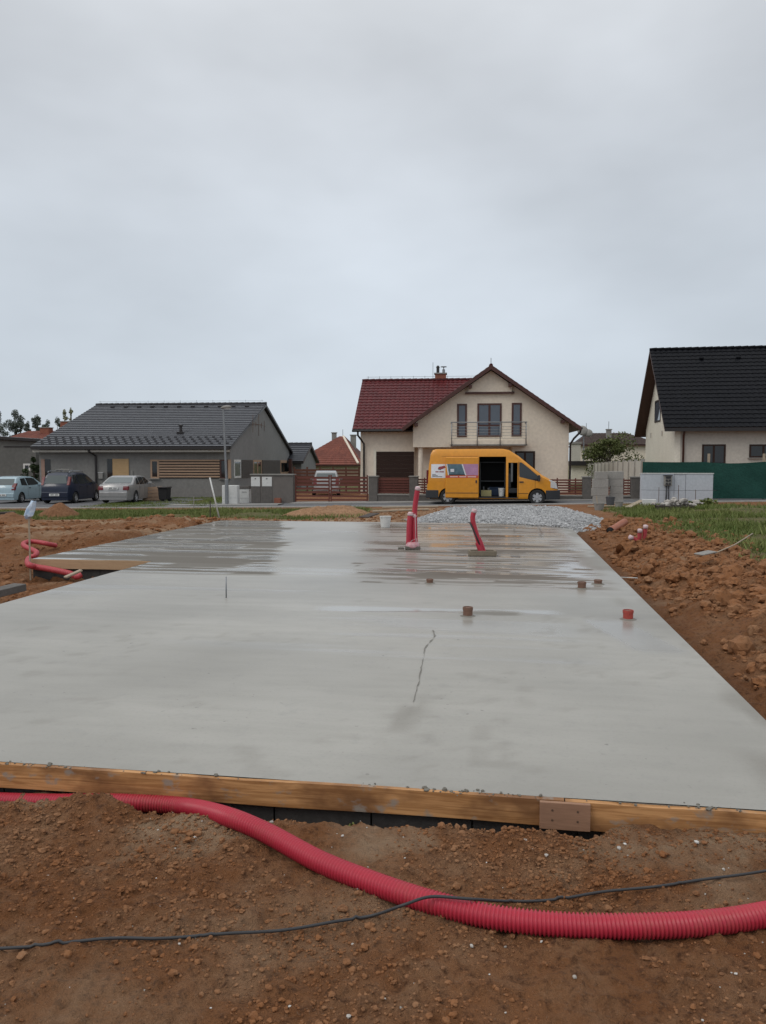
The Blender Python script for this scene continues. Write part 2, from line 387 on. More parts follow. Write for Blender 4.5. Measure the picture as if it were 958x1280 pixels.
pale = ss(.48, .7, n_a)*.9*ss(14, 18, gv)*(1-ss(31, 32, gv))*np.where(gu < 1, 1, .3)+ss(21, 24, gv)*.5*(gu < 2)*(1-ss(31, 32, gv))
pale = pale+.35*ss(.55, .7, n_a)*(gv < 14)+.75*ss(.48, .62, fbm(GX*2.2, GY*2.6, 4, 23))*ss(2.7, 3.5, gv)*(gv < V0)
dd = gu-UR
edgedark = .75*np.exp(-(np.clip(dd, 0, 9)/.35)**2)*(dd > -.2)*(gv > V0)+.7*np.exp(-((gv-V0)/.10)**2)*(gu < .4)  # soil darker along the slab side and the front wall
edgedark = np.clip(edgedark*(.5+n_a), 0, .85)
ground = struct(npmesh('ground', np.stack([GX, GY, GZ], -1).reshape(-1, 3), grid_faces(len(gy), len(gx)), M['soil'],
     {'grassy': GRM, 'pale': np.clip(pale, 0, 1), 'darksoil': edgedark, 'rnd': np.zeros(GX.size)}, smooth=True))

# clods, pebbles, gravel: nobody could count them
def ico(sub):
    bm = bmesh.new(); bmesh.ops.create_icosphere(bm, subdivisions=sub, radius=1)
    V = np.array([v.co[:] for v in bm.verts]); Fc = np.array([[v.index for v in f.verts] for f in bm.faces]); bm.free(); return V, Fc
def rocks(name, P, size, m, sub=1, flat=.7, jag=.28, seed=1, sink=.25, smooth=False):
    g = np.random.default_rng(seed); V, Fc = ico(sub); n = len(P); k = len(V)
    d = 1+jag*(g.random((n, k))-.5)*2; sc = size[:, None]*(0.7+.6*g.random((n, 3))); sc[:, 2] *= flat
    W = V[None]*d[..., None]*sc[:, None, :]
    a = g.random(n)*6.283; ca, sa = np.cos(a)[:, None], np.sin(a)[:, None]
    W = np.stack([W[..., 0]*ca-W[..., 1]*sa, W[..., 0]*sa+W[..., 1]*ca, W[..., 2]], -1)
    W += P[:, None, :]; W[..., 2] += (sc[:, 2]*(1-2*sink))[:, None]
    Fa = (Fc[None]+(np.arange(n)*k)[:, None, None]).reshape(-1, 3)
    return npmesh(name, W.reshape(-1, 3), Fa, m, {'rnd': np.repeat(g.random(n), k)}, smooth)
g = np.random.default_rng(3)
def scatter(n, x0, x1, y0, y1, mask, g=g):
    x = g.uniform(x0, x1, n); y = g.uniform(y0, y1, n); u, v = uv(x, y); k = mask(u, v, x, y) & ~in_slab(u, v, -.05)
    x, y = x[k], y[k]; return np.stack([x, y, height(x, y)], 1)
def dens(s): return lambda u, v, x, y: fbm(x*1.3, y*1.3, 3, s) > g.random(len(x))*.35+.30
P1 = scatter(80000, -2.8, 2.8, 1.9, 4.3, lambda u, v, x, y: (v < V0-.02) & dens(31)(u, v, x, y))
s1 = np.clip(.0033*np.exp(g.normal(0, .56, len(P1))), .0016, .017)
stuff(rocks('soil_crumbs', P1, s1, M['clod'], 2, .75, .24, 41), 'loose brown clay crumbs strewn over the soil in front of the slab', 'soil crumbs')
Pb = scatter(230, -2.6, 2.6, 1.9, 4.0, lambda u, v, x, y: v < V0-.1)
stuff(rocks('pale_pebbles', Pb, np.clip(.004*np.exp(g.normal(0, .5, len(Pb))), .002, .014), M['pebble'], 1, .6, .25, 42, sink=.2), 'pale stone chips scattered over the brown soil', 'pebbles')
def bankmask(u, v, x, y):
    d = u-UR; return (d > .35) & (v > 4.2) & (v < 22) & (d < 3.3-.04*(v-5)*0) & (g.random(len(u)) < np.exp(-((d-1.35)/.75)**2)+.10) & (fbm(x*.9, y*.9, 2, 14) > .32)
P2 = scatter(30000, 2.0, 9.5, 4.0, 22, bankmask)
s2 = np.clip(.021*np.exp(g.normal(0, .66, len(P2))), .006, .12)
P3 = scatter(5200, -13, -3.5, 8, 24, lambda u, v, x, y: (np.where(v > VN, UN-u, UL-u) > .15) & dens(33)(u, v, x, y))
s3 = np.clip(.024*np.exp(g.normal(0, .6, len(P3))), .008, .10)
P4 = scatter(2600, -9, 4, 20.5, 31, lambda u, v, x, y: (v > V1+.1) & (lawn_mask(u, v, x, y) < .3))
s4 = np.clip(.02*np.exp(g.normal(0, .5, len(P4))), .008, .07)
stuff(rocks('clay_clods', np.r_[P2, P3, P4], np.r_[s2, s3, s4], M['clod'], 2, .78, .23, 43, sink=.33), 'loose clay clods tumbled along the excavated banks', 'clods')
# crushed stone drive: the sheet
qx = np.arange(gpoly[:, 0].min()-1, gpoly[:, 0].max()+1, .09); qy = np.arange(gpoly[:, 1].min()-1, gpoly[:, 1].max()+1, .09)
QX, QY = np.meshgrid(qx, qy)
def gravel_z(X, Y):
    sd = poly_sd(X, Y, gpoly)+.5*(fbm(X*1.1, Y*1.1, 3, 51)-.5); u, v = uv(X, Y)
    k_ = ss(V1-.5, 31, v); base = (1-k_)*-.01+k_*(zfar(X, Y)-.02); e_ = ss(UR-.05, UR+.35, u)*ss(24, 21.5, v); base = base*(1-e_)+(height(X, Y, False)+.05)*e_
    lift = .0
    return base-.12+(.12+lift+.07*(fbm(X*.9, Y*.9, 3, 52)-.5)*.7)*ss(-.1, .5, sd), sd
QZ, QS = gravel_z(QX, QY)
kk = QS > -.2; keep = (kk[:-1, :-1] & kk[1:, 1:] & kk[:-1, 1:] & kk[1:, :-1])
struct(npmesh('gravel_drive', np.stack([QX, QY, QZ], -1).reshape(-1, 3), grid_faces(len(qy), len(qx), keep), M['gravel'], {'rnd': g.random(QX.size)}))
x = g.uniform(qx[0], qx[-1], 60000); y = g.uniform(qy[0], qy[-1], 60000); z, sd = gravel_z(x, y)
k = sd > -.05-.25*g.random(60000)
P5 = np.stack([x, y, np.maximum(z, np.where(in_slab(*uv(x, y)), .0, -9))], 1)[k]
stuff(rocks('crushed_stones', P5, np.clip(.017*np.exp(g.normal(0, .42, len(P5))), .008, .05), M['gravel'], 1, .75, .3, 44, sink=.2), 'crushed grey stone spread as a ramp between slab and street', 'crushed stone')

# grass
def grass(name, n, x0, x1, y0, y1, label, hmin, hmax, seed):
    g2 = np.random.default_rng(seed); x = g2.uniform(x0, x1, n); y = g2.uniform(y0, y1, n); u, v = uv(x, y)
    k = (lawn_mask(u, v, x, y)*(.35+1.1*fbm(x*1.1, y*1.1, 3, 61)) > g2.random(n)) & (fbm(x*.55, y*.8, 3, 62) > .34+.16*g2.random(n)); x, y = x[k], y[k]; n = len(x)
    z = height(x, y)-.01; h = g2.uniform(hmin, hmax, n)*(.4+1.2*fbm(x*.7, y*.7, 3, 63)); w = g2.uniform(.006, .016, n)*1.4
    a = g2.random(n)*6.283; lx, ly = g2.normal(0, .45, n)*h, g2.normal(0, .45, n)*h
    A = np.stack([x-w*np.cos(a), y-w*np.sin(a), z], 1); B = np.stack([x+w*np.cos(a), y+w*np.sin(a), z], 1); T = np.stack([x+lx, y+ly, z+h], 1)
    V = np.stack([A, B, T], 1).reshape(-1, 3)
    r = np.clip(.5*g2.random(n)+.9*(fbm(x*.5, y*.7, 3, 64)-.25), 0, 1)
    return stuff(npmesh(name, V, np.arange(3*n).reshape(-1, 3), M['grass'], {'rnd': np.repeat(r, 3)}), label, 'grass')
grass('grass', 230000, 4.0, 26, 7, 32, 'rough green lawn beside the soil bank and the insulated wall', .05, .17, 71)
grass('grass', 150000, -26, -.5, 24, 36, 'green grass verge between the dug soil and the kerb', .05, .16, 72)
grass('grass', 50000, -15, -5, 33, 49, 'short lawn in front of the grey bungalow', .05, .12, 73)

# ------------------------------------------------------------------ sheets: road, pavement, kerb
def strip(name, pxs_near, v_far, m, dz, zside=0.0):
    pass
KPX = [(-160, 636.5), (0, 635.8), (200, 635), (340, 634.4), (480, 633.6), (700, 630.8), (900, 627.8), (1100, 625.5)]
kl = [far(*p) for p in KPX]
def offs(line, d):
    out = []
    for p in line:
        out.append((p[0]+sY*d, p[1]+cY*d))
    return out
def sheet(name, A, B, dz, m, th=.2, n=60):
    mb = MB(); a = np.array([tuple(p)[:2] for p in A]); b = np.array([tuple(p)[:2] for p in B])
    t = np.linspace(0, 1, len(a)); q = np.linspace(0, 1, n)
    a = np.stack([np.interp(q, t, a[:, k]) for k in (0, 1)], 1); b = np.stack([np.interp(q, t, b[:, k]) for k in (0, 1)], 1)
    vs = []
    for p, r_ in zip(a, b):
        za, zb = zfar(*p)+dz, zfar(*r_)+dz
        vs += [(p[0], p[1], za-th), (p[0], p[1], za), (r_[0], r_[1], zb), (r_[0], r_[1], zb-th)]
    fs = [(4*i+j, 4*i+j+1, 4*i+j+5, 4*i+j+4) for i in range(n-1) for j in range(3)]
    mb.add(vs, fs); return struct(mb.build(name, m))
sheet('kerb', kl, offs(kl, .22), .045, M['kerb'])
sheet('road', offs(kl, .22), offs(kl, 5.0), .012, M['asphalt'])
pk = [p for p in kl[:3]]; pk[2] = far(172, 635)
sheet('parking_bay', offs(pk, 5.0), offs(pk, 12.5), .013, M['asphalt'])
k2 = [far(196, 634.4), far(260, 633.9), far(340, 633.4)]
sheet('pavement', offs(k2, .9), offs(k2, 1.9), .055, M['pave'])
k3 = [far(340, 634.4), far(480, 633.6), far(700, 630.8), far(820, 629), far(1060, 625.8)]
sheet('pavement', offs(k3, 2.7), offs(k3, 4.35), .05, M['pave'])

# ------------------------------------------------------------------ concrete slab
slab = thing('concrete_slab', 'freshly poured pale concrete foundation slab with timber edging', 'foundation', (0, 0, 0), -YAW)
su = np.arange(UN, UR+.001, (UR-UN)/170); sv = np.r_[np.arange(V0, VN-.02, .05), np.linspace(VN, V1, 170)]
i_ul = int(np.argmin(abs(su-UL))); su[i_ul] = UL
SU, SV = np.meshgrid(su, sv)
SZ = .006*(fbm(SU*.8, SV*.8, 3, 81)-.5)
cm_u, cm_v = (SU[:-1, :-1]+SU[1:, 1:])/2, (SV[:-1, :-1]+SV[1:, 1:])/2
keep = (cm_u > UL) | (cm_v > VN)
wob = 1.2*(fbm(SU*.5, SV*.5, 3, 82)-.5)
st1 = fbm(SU*.22+3, SV*1.9, 4, 83); st2 = fbm(SU*.42, SV*6.5, 3, 84); st3 = fbm(SU*.16, SV*.9, 3, 85)
bl = -3.3-(SV-11)*.27
R1 = ss(.12, -.12, SU-bl+.35*(fbm(SU*1.5, SV*1.5, 2, 86)-.5))*ss(10.5, 10.9, SV+.25*(st2-.5)+.12*(SU+5)*0)
R2 = ss(-.3, .5, SU-(-2.2-(SV-12)*.16)+.6*(st2-.5))*ss(8.9, 11.5, SV+2.2*(st3-.5))*ss(UR-.05, UR-.55, SU+.3*(st1-.5))
dark = R1*ss(.505, .535, .35*st1+.65*st2+.03*np.sin(SV*2.2))
for (a0, a1, b0, b1) in ((-7.3, -5.9, 15.6, 16.4), (-4.9, -4.15, 14.0, 15.2), (-5.2, -4.0, 11.3, 12.4), (-6.2, -5.0, 12.2, 12.9), (-7.0, -5.0, 18.0, 18.6)):
    e = .12*(st2-.5)*4
    dark = np.maximum(dark, .9*ss(a0-.1, a0+.05, SU+e)*ss(a1+.05, a1-.1, SU+e)*ss(b0-.08, b0+.08, SV+.3*(st1-.5))*ss(b1+.08, b1-.08, SV+.3*(st1-.5)))
wet = R1*(1-dark)*.95
dark2 = R2*ss(.575, .605, .25*st1+.75*fbm(SU*.5, SV*5.0, 4, 97))
# cross marks of boards near the far end, thin drag lines nearer
def hatch(u, v):
    c = np.minimum(abs((u*1.7+.3*vn(u*.7, v*.4, 5)) % 1-.5), 1)*2; r_ = abs((v*.95+.4*vn(u*.3, v*.5, 6)) % 1-.5)*2
    return np.maximum(ss(.16, .06, c), ss(.26, .1, r_))*ss(.42, .55, fbm(u*1.3, v*.8, 3, 87))
dark2 = np.maximum(dark2, .8*R2*hatch(SU, SV)*ss(14.3, 15.2, SV)*ss(-1.0, -.6, SU))
lines = 0
for (u0, v0, u1, v1, w_) in ((-2.4, 12.2, -.2, 12.0, .035), (-2.3, 11.9, .1, 11.6, .03), (-2.2, 11.5, -.6, 11.1, .035), (-2.1, 11.15, -.3, 10.95, .03), (-1.8, 12.9, -.2, 12.8, .03),
      (-.1, 10.6, 1.0, 10.55, .03), (.2, 11.2, .9, 11.1, .03), (-1.9, 10.3, -1.1, 10.25, .025), (.0, 12.1, 1.3, 12.0, .03), (-.4, 13.1, 1.2, 13.0, .03), (.2, 10.95, .75, 10.9, .025)):
    t = np.clip((SU-u0)/(u1-u0), 0, 1); dv = abs(SV-(v0+(v1-v0)*t)-.03*(st1-.5)); w_ *= 2.2; lines = np.maximum(lines, ss(w_*1.5, w_*.6, dv)*((SU > u0) & (SU < u1))*ss(.3, .45, vn(SU*3, SV*2, 4)))
dark2 = np.maximum(dark2, lines*.9)
brown = R2*(.35+.65*ss(.35, .65, fbm(SU*.8, SV*.45, 3, 88)))
orange = np.exp(-((SU+1.6)/.55)**2-((SV-17.2)/1.6)**2)*.9+.6*np.exp(-((SU-.3)/1.1)**2-((SV-14.4)/.35)**2)
wet = np.maximum(wet, R2*(1-dark2)*(.25+.75*ss(.46, .52, st3*.45+st2*.55)))
# bands of standing water on the near half
band = ss(.53, .60, .7*fbm(SU*.12+9, SV*1.0, 3, 89)+.3*st2)*ss(6.0, 7.6, SV+.5*(SU+3))*ss(1.0, .4, SU)*(1-R1)*(1-R2)
wet = np.maximum(wet, .55*band)
pud = ss(.05, -.02, abs(SV-8.45-.05*(SU))-.10-.10*(fbm(SU*1.4, SV, 2, 90)-.3))*ss(-2.2, -1.8, SU)*ss(.75, .45, SU)
wet = np.maximum(wet, pud*.9)
pdk = ss(.06, -.02, abs(SV-8.33)-.11+.2*abs(SU+.05))*ss(-.5, -.42, SU)*ss(.25, .1, SU); dark2 = np.maximum(dark2, pdk*.7); wet = wet*(1-pdk)
edge = ss(UR-.55, UR-.2, SU+.5*(fbm(SU*2, SV*1.2, 3, 91)-.5))*ss(.45, .6, fbm(SU*1.8, SV*.7, 3, 92)); dark2 = np.maximum(dark2, .45*edge)
patch = ss(.0, .1, .32-abs(SU-1.12-.25*(7.7-SV))-.1*st2)*ss(6.6, 7.0, SV)*ss(8.3, 8.0, SV); wet = np.maximum(wet, patch*.8); dark2 = np.maximum(dark2, .12*patch)
wet = np.maximum(wet, .28*ss(5.5, 11, SV+.8*(st3-.5)*2))
scuff = ss(.60, .72, fbm(SU*7, SV*7, 4, 93))*.16*ss(.5, .6, fbm(SU*.9, SV*.9, 3, 94))
sp_ = gp(508, 895); su_, sv_ = uv(sp_[0], sp_[1]); stain = .42*np.exp(-((SU-su_-.10*(SV-sv_))/.10)**2-((SV-sv_)/.42)**2)*ss(.38, .62, fbm(SU*9, SV*4, 4, 99)); dark2 = np.maximum(dark2, stain)
darks = np.clip(np.maximum(np.maximum(dark, dark2), scuff*(SV < 9)), 0, 1)
tone = np.clip(.5+1.3*(fbm(SU*.25, SV*.6, 5, 95)-.5)+1.2*(fbm(SU*.8, SV*.6, 5, 96)-.5)+.5*(fbm(SU*.5, SV*3.5, 4, 98)-.5)*ss(5.5, 8, SV), 0, 1)
V = np.stack([SU, SV, SZ-.004*np.clip(wet, 0, 1)], -1).reshape(-1, 3); Fq = grid_faces(len(sv), len(su), keep)
def slabmat():
    t = NT('fresh concrete'); v = t.coord(); vs = t.coord((.5, 2.5, 1))
    w, d, b, o_, tn = (t.attr(a) for a in ('wet', 'dark', 'brown', 'orange', 'tone'))
    n1 = t.noise(vs, 2.4, 6, .6); n2 = t.noise(v, 40, 5, .65); n3 = t.noise(v, 5.5, 6, .6)
    c = t.mix(tn, (.238, .226, .199), (.358, .341, .303))
    c = t.mix(t.math('MULTIPLY', t.ramp(n1, .42, .66), .28), c, (.25, .242, .215))
    c = t.mix(t.math('MULTIPLY', t.ramp(n3, .56, .74), .35), c, (.215, .208, .19))
    c = t.mix(t.math('MULTIPLY', t.ramp(n2, .54, .74), .35), c, (.19, .183, .162))
    pt = t.math('MULTIPLY', t.ramp(t.noise(v, 21, 2, .4), .70, .73), t.ramp(t.noise(v, 1.3, 4), .5, .6)); c = t.mix(t.math('MULTIPLY', pt, .7), c, (.11, .105, .09))
    c = t.mix(t.math('MULTIPLY', b, .92), c, (.20, .138, .102)); c = t.mix(t.math('MULTIPLY', o_, .7), c, (.40, .23, .09))
    c = t.mix(t.math('MULTIPLY', w, .4), c, (.27, .262, .245)); c = t.mix(d, c, t.mix(b, (.150, .137, .118), (.125, .092, .070)))
    r = t.mixf(n1, .36, .52); r = t.mixf(w, r, .07); r = t.mixf(d, r, .75)
    t.bump(t.math('ADD', t.math('MULTIPLY', n1, .5), t.math('MULTIPLY', n2, .35)), t.mixf(w, .22, .03), .012)
    return t.set(Base_Color=c, Roughness=r, Specular_IOR_Level=t.mixf(d, .5, .1))
M['slab'] = slabmat()
npmesh('slab_top', V, Fq, M['slab'], {'wet': np.clip(wet, 0, 1), 'dark': darks, 'brown': brown, 'orange': orange*R2, 'tone': tone}, True, slab)
out = [(UL, V0), (UR, V0), (UR, V1), (UN, V1), (UN, VN), (UL, VN)]
mb = MB(); n = len(out)
mb.add([(p[0], p[1], -.125) for p in out]+[(p[0], p[1], -.003) for p in out], [(i, (i+1) % n, (i+1) % n+n, i+n) for i in range(n)])
mb.build('slab_edge', mat('rough concrete edge', (.25, .235, .21), (.17, .155, .135), 4, .9, .6, 25), slab)
def woodmat():
    t = NT('wet formwork timber'); v = t.coord((.35, 3, 7)); v2 = t.coord((1, 1, 1.6))
    gr = t.noise(v, 5, 6, .6, 1.2); st = t.noise(v2, 2.1, 4, .6); kn = t.noise(t.coord((1.2, 1, 3)), 3.1, 2, .5)
    c = t.mix(t.ramp(gr, .38, .62), (.55, .29, .12), (.32, .15, .052)); c = t.mix(t.math('MULTIPLY', t.ramp(st, .46, .62), .8), c, (.15, .065, .026))
    c = t.mix(t.math('MULTIPLY', t.ramp(kn, .68, .76), .7), c, (.13, .055, .025)); c = t.mix(t.math('MULTIPLY', t.ramp(t.noise(v2, 9, 5), .58, .68), .75), c, (.26, .24, .21))
    t.bump(gr, .25, .008); return t.set(Base_Color=c, Roughness=.6, Specular_IOR_Level=.35)
M['formwood'] = woodmat(); M['paleform'] = mat('dry formwork timber', (.50, .335, .20), (.40, .26, .15), 4, .75, .3, 30, stretch=(.35, 3, 7))
def board(name, u0, u1, v0, th, z0, z1, label=None):
    mb = MB(); k = 40
    us = np.linspace(u0, u1, k); w1 = .004*(vn(us*3, us*0, 3)-.5)*2; w2 = .010*(vn(us*2.2, us*0, 8)-.5)*2; w3 = .006*(vn(us*1.2, us*0, 9)-.5)*2
    vs = []
    for i in range(k):
        y = v0+w3[i]; vs += [(us[i], y, z0+w2[i]), (us[i], y, z1+w1[i]), (us[i], v0+th, z1+w1[i]), (us[i], v0+th, z0+w2[i])]
    fs = [(4*i+j, 4*i+(j+1) % 4, 4*i+4+(j+1) % 4, 4*i+4+j) for i in range(k-1) for j in range(4)]+[(0, 1, 2, 3), (4*k-4, 4*k-3, 4*k-2, 4*k-1)]
    mb.add(vs, fs); o = mb.build(name, M['formwood'], slab)
    if label: o['label'] = label
    return o
pl0 = hit(675, 1002, (sY, cY, 0), V0-.055); plu, _ = uv(pl0[0], pl0[1]); pl1 = hit(738, 1040, (sY, cY, 0), V0-.055); plu1, _ = uv(pl1[0], pl1[1]); pj = (plu+plu1)/2
board('formwork_board', UL-.2, pj-.003, V0-.0305, .030, -.128, -.002)
board('formwork_board', pj+.003, UR+.25, V0-.0305, .030, -.135, -.005)
board('formwork_board', UN-.02, UL, VN-.034, .030, -.15, -.003, 'paler dry formwork board').data.materials[0] = M['paleform']
mb = MB()
mb.box(plu, V0-.058, pl1[2], plu1, V0-.037, pl0[2]); sp = mb.build('splice_plate', mat('pinkish plywood', (.35, .20, .125), (.28, .155, .095), 4, .75, stretch=(.5, 1, 5)), slab, bevel=.002)
mb = MB()
for a in (.25, .75):
    for b in (.35, .72): mb.lathe([(.0001, 0), (.0055, 0), (.0055, .002), (.0001, .002)], 8, (plu+(plu1-plu)*a, V0-.060, pl1[2]+(pl0[2]-pl1[2])*b), 'y')
mb.build('screw', M['dark_steel'], sp)
mb = MB()
def blockrow(mb, u0, u1, v, z0, z1, th=.2, L=.5):
    a = u0
    while a < u1-.01:
        b = min(a+L, u1); mb.box(a+.005, v, z0, b-.005, v+th, z1); a = b
blockrow(mb, UL, UR, V0+.005, -.335, -.135); blockrow(mb, UL-.25, UR, V0+.005, -.55, -.345)
blockrow(mb, UN, UL, VN+.01, -.345, -.155, L=.4); blockrow(mb, UN-.2, UL, VN+.01, -.55, -.355)
mb.build('block_footing', mat('damp concrete block', (.062, .058, .055), (.04, .038, .036), 3, .9, .5, 40), slab)
mb = MB(); mb.box(UL+.02, V0+.05, -.56, UR-.02, V0+.18, -.14); mb.box(UN+.02, VN+.05, -.56, UL, VN+.18, -.16); mb.box(UR-.22, V0+.2, -.6, UR-.006, V1-.05, -.127); mb.box(UL+.006, V0+.2, -.6, UL+.2, VN-.05, -.127); mb.box(UN+.006, VN+.25, -.6, UN+.2, V1-.05, -.127)
mb.build('mortar_core', mat('mortar', (.12, .11, .10), (.16, .15, .135), 6, .95, .4, 60), slab)
ge = np.random.default_rng(66); ku = ge.uniform(UL, UR, 1500); ku = ku[fbm(ku*2.2, ku*0, 3, 67) > ge.random(len(ku))*.5+.36]; kv = V0-.012+ge.normal(0, .014, len(ku)); KX, KY = xy(ku, kv)
stuff(rocks('mortar_crumbs', np.stack([KX, KY, np.full(len(ku), .0)], 1), np.clip(.0048*np.exp(ge.normal(0, .5, len(ku))), .002, .013), mat('dried mortar', (.22, .205, .175), (.13, .12, .10), 30, .95), 2, .6, .3, 68), 'dried mortar crumbs along the front edge of the slab', 'mortar crumbs')
# crack in the slab
mb = MB(); ck = [gp(541, 788), gp(543, 797), gp(533, 808), gp(530, 822), gp(526, 840), gp(523, 856), gp(517, 878)]
cp, _ = spline([tuple(p) for p in ck], 60)
vs = []
for i, p in enumerate(cp):
    w = max(.0006, .0115*vn(i*.45, 0, 2)-.0015)*(1-.55*i/60); u, v = uv(p[0]+.012*(vn(i*.5, 0, 7)-.5), p[1]); vs += [(u-w, v, .0045), (u+w*(.5+vn(i*.6, 3, 4)), v, .0045)]
mb.add(vs, [(2*i, 2*i+1, 2*i+3, 2*i+2) for i in range(59)])
mb.build('surface_crack', mat('darker crack concrete', (.235, .222, .195), (.16, .15, .13), 14, .9), slab)  # thin ribbon of darker concrete marks the crack

# ------------------------------------------------------------------ pipes and cables on the site
def onground(px, py, lift):
    z = -.1
    for _ in range(12):
        p = gp(px, py, z); z = float(height(p[0], p[1], False))+lift
    return gp(px, py, z)
pipe_px = [(-130, 996), (-40, 1000), (60, 1003), (150, 1003), (230, 1008), (285, 1021), (335, 1042), (400, 1077), (470, 1105), (540, 1128), (620, 1147), (720, 1157), (830, 1157), (900, 1152), (958, 1143), (1030, 1128), (1110, 1110)]
pp = []
for (a, b) in pipe_px:
    p = onground(a, b, .040); u, v = uv(p[0], p[1])
    if v > V0-.085 or a < 240: p = hit(a, b, (sY, cY, 0), V0-.085)
    pp.append(tuple(p))
tag(corrugated(MB(), pp, .0440, .0150, .0070, 24).build('corrugated_pipe', M['red_pipe'], smooth=True), 'thick red corrugated pipe snaking across the soil under a black cable', 'pipe')
cb_px = [(-60, 1187), (0, 1184), (80, 1176), (150, 1171), (200, 1170), (260, 1167), (330, 1161), (400, 1154), (460, 1143), (505, 1128), (540, 1119), (590, 1123), (630, 1126), (700, 1122), (760, 1113), (830, 1106), (890, 1097), (958, 1088), (1030, 1078)]
cpts = [tuple(onground(a, b, .02 if not 495 < a < 600 else .095)) for a, b in cb_px]
q, L = spline(cpts, 260)
q[:, 2] = np.maximum(q[:, 2]-.012*vn(q[:, 0]*5, q[:, 1], 3), height(q[:, 0], q[:, 1])+.004)
tag(MB().tube([tuple(p) for p in q], .0056, 10).build('power_cable', M['cable'], smooth=True), 'thin black cable lying over the soil and across the red pipe', 'cable')
lp = [(102, 718, -.16), (96, 721, -.2), (88, 717, -.22), (75, 714, -.22), (60, 711, -.22), (45, 708.5, -.2), (36, 705.5, -.18), (32.5, 702, -.15), (36, 698.5, -.12)]
lp2 = [(36, 698.5, -.12), (44, 694.5, -.08), (46, 690.5, -.06), (40, 687, -.05), (33, 684, -.04), (29.5, 681, -.03), (31, 678.5, -.02), (38, 677, -.02), (47, 677.5, -.03), (58, 679.5, -.05), (70, 682, -.12)]
pts = [tuple(hit(a, b, (sY, cY, 0), VN-.16+.05*(k == 0))) for k, (a, b, z) in enumerate(lp[:7])]+[tuple(gp(a, b, z-.06)) for a, b, z in lp[8:]+lp2[1:]]
tag(corrugated(MB(), pts, .05, .03, .004, 14).build('corrugated_pipe', M['pink_pipe'], smooth=True), 'faded pink corrugated pipe looping around the corner of the slab', 'pipe')

M['collar'] = mat('mortar smear', (.24, .225, .195), (.17, .158, .135), 12, .8, .4, 40)
def stub(label, px0, px1, pyb, h, m, tilt=0):
    p = gp((px0+px1)/2, pyb, 0); r = (px1-px0)/2/F*p[1]; t = thing('pipe_stub', label, 'pipe stub', p, random.random()*3, 'drain pipe stubs set in the slab')
    MB().lathe([(r*.92, -.02), (r*.92, h*.66), (r, h*.68), (r, h), (r*.86, h), (r*.86, h*.3), (.001, h*.3)], 22).build('pipe', m, t, smooth=True, auto=40)
    MB().lathe([(r*1.7, -.004), (r*1.4, .004), (r*1.02, .010), (r*.9, .010)], 18, cap=False).build('mortar_collar', M['collar'], t, smooth=True)
    MB().lathe([(.001, h*.84), (r*.85, h*.84), (r*.85, h*.9), (.001, h*.92)], 22).build('plug', M['rust'], t, smooth=True, auto=40)
stub('muddy brown pipe stub on the slab beyond the other stubs, near the conduits', 533, 542, 729, .055, M['rust'])
stub('rust brown pipe stub standing by the puddle at the crack', 578.5, 591.5, 770, .095, M['rust'])
stub('upright clay brown pipe stub, the taller of the close pair', 722, 733, 735.5, .085, M['rust'])
stub('low clay brown pipe stub, the shorter of the close pair', 742.5, 753, 730, .055, M['rust'])
stub('bright red pipe stub near the slab edge by the soil bank', 778.5, 792, 774, .095, M['redcap'])

def bundle(label, px, py, paths, capped, base, group='conduits rising from the slab'):
    o = gp(px, py, 0); t = thing('conduit_bundle', label, 'conduits', o, 0, group); s = o[1]/F
    for k, (path, r) in enumerate(paths):
        pts = [((a-px)*s, dy, (py-b)*s) for a, b, dy in path]
        c = corrugated(MB(), pts, r, .016, .003, 14).build('conduit', M['red_pipe'], t, smooth=True)
        if k in capped:
            e = Vector(pts[-1]); d = (e-Vector(pts[-2])).normalized()
            MB().tube([e-d*.05, e-d*.02, e+d*.012, e+d*.022], [r*1.04, r*1.10, r*.9, r*.4], 12).build('end_wrap', M['film'], c, smooth=True)
    return t, s
t, s = bundle('tall bundle of red conduits wrapped in clear film standing on the slab', 516, 686, [
    ([(511, 686, 0), (511.5, 670, 0), (512, 655, 0), (513.5, 641, 0)], .054), ([(516.5, 687, .05), (516.5, 672, .05), (517, 657, .04), (518, 643, .03)], .052),
    ([(520, 686, 0), (519, 670, .02), (518.5, 650, .03), (519, 634, .03), (520.5, 622, .02), (522.5, 609, .0)], .050)], (0, 1, 2), 0)
mb = MB(); mb.tube([(-.10, -.06, .05), (-.02, -.09, .16), (.07, -.08, .2), (.075, -.06, .02)], .006, 6); mb.tube([(.055, -.075, .0), (.05, -.07, .35), (.04, -.06, .66)], .005, 6)
mb.build('wire_tie', M['film'], t, smooth=True)
mb = MB(); mb.lathe([(.125, .02), (.14, .05), (.12, .10), (.10, .13)], 12); mb.build('film_wrap', mat('film over red plastic', (.42, .08, .10), (.6, .4, .42), 18, .3, .6, 30), t, smooth=True)
mb = MB(); mb.box(-.14, -.12, 0, .14, .12, .055); mb.box(-.27, -.02, 0, -.16, .16, .018); mb.build('mortar_base', M['base_dk'] if 'base_dk' in M else mat('dirty mortar', (.17, .155, .13), (.12, .11, .095), 8, .9, .5, 30), t, bevel=.008)
t, s = bundle('short leaning red conduit with white tip and black cable standing on the slab', 603, 694, [
    ([(603, 694, 0), (600, 684, 0), (597, 672, 0), (593.5, 661, 0), (591, 651, 0), (591, 644, 0), (593, 637, 0)], .045),
    ([(606.5, 695, .03), (604, 687, .03), (601.5, 680, .02), (598, 672, .02)], .044), ([(601, 694, -.03), (599, 686, -.03), (596, 678, -.03)], .034)], (0,), 0)
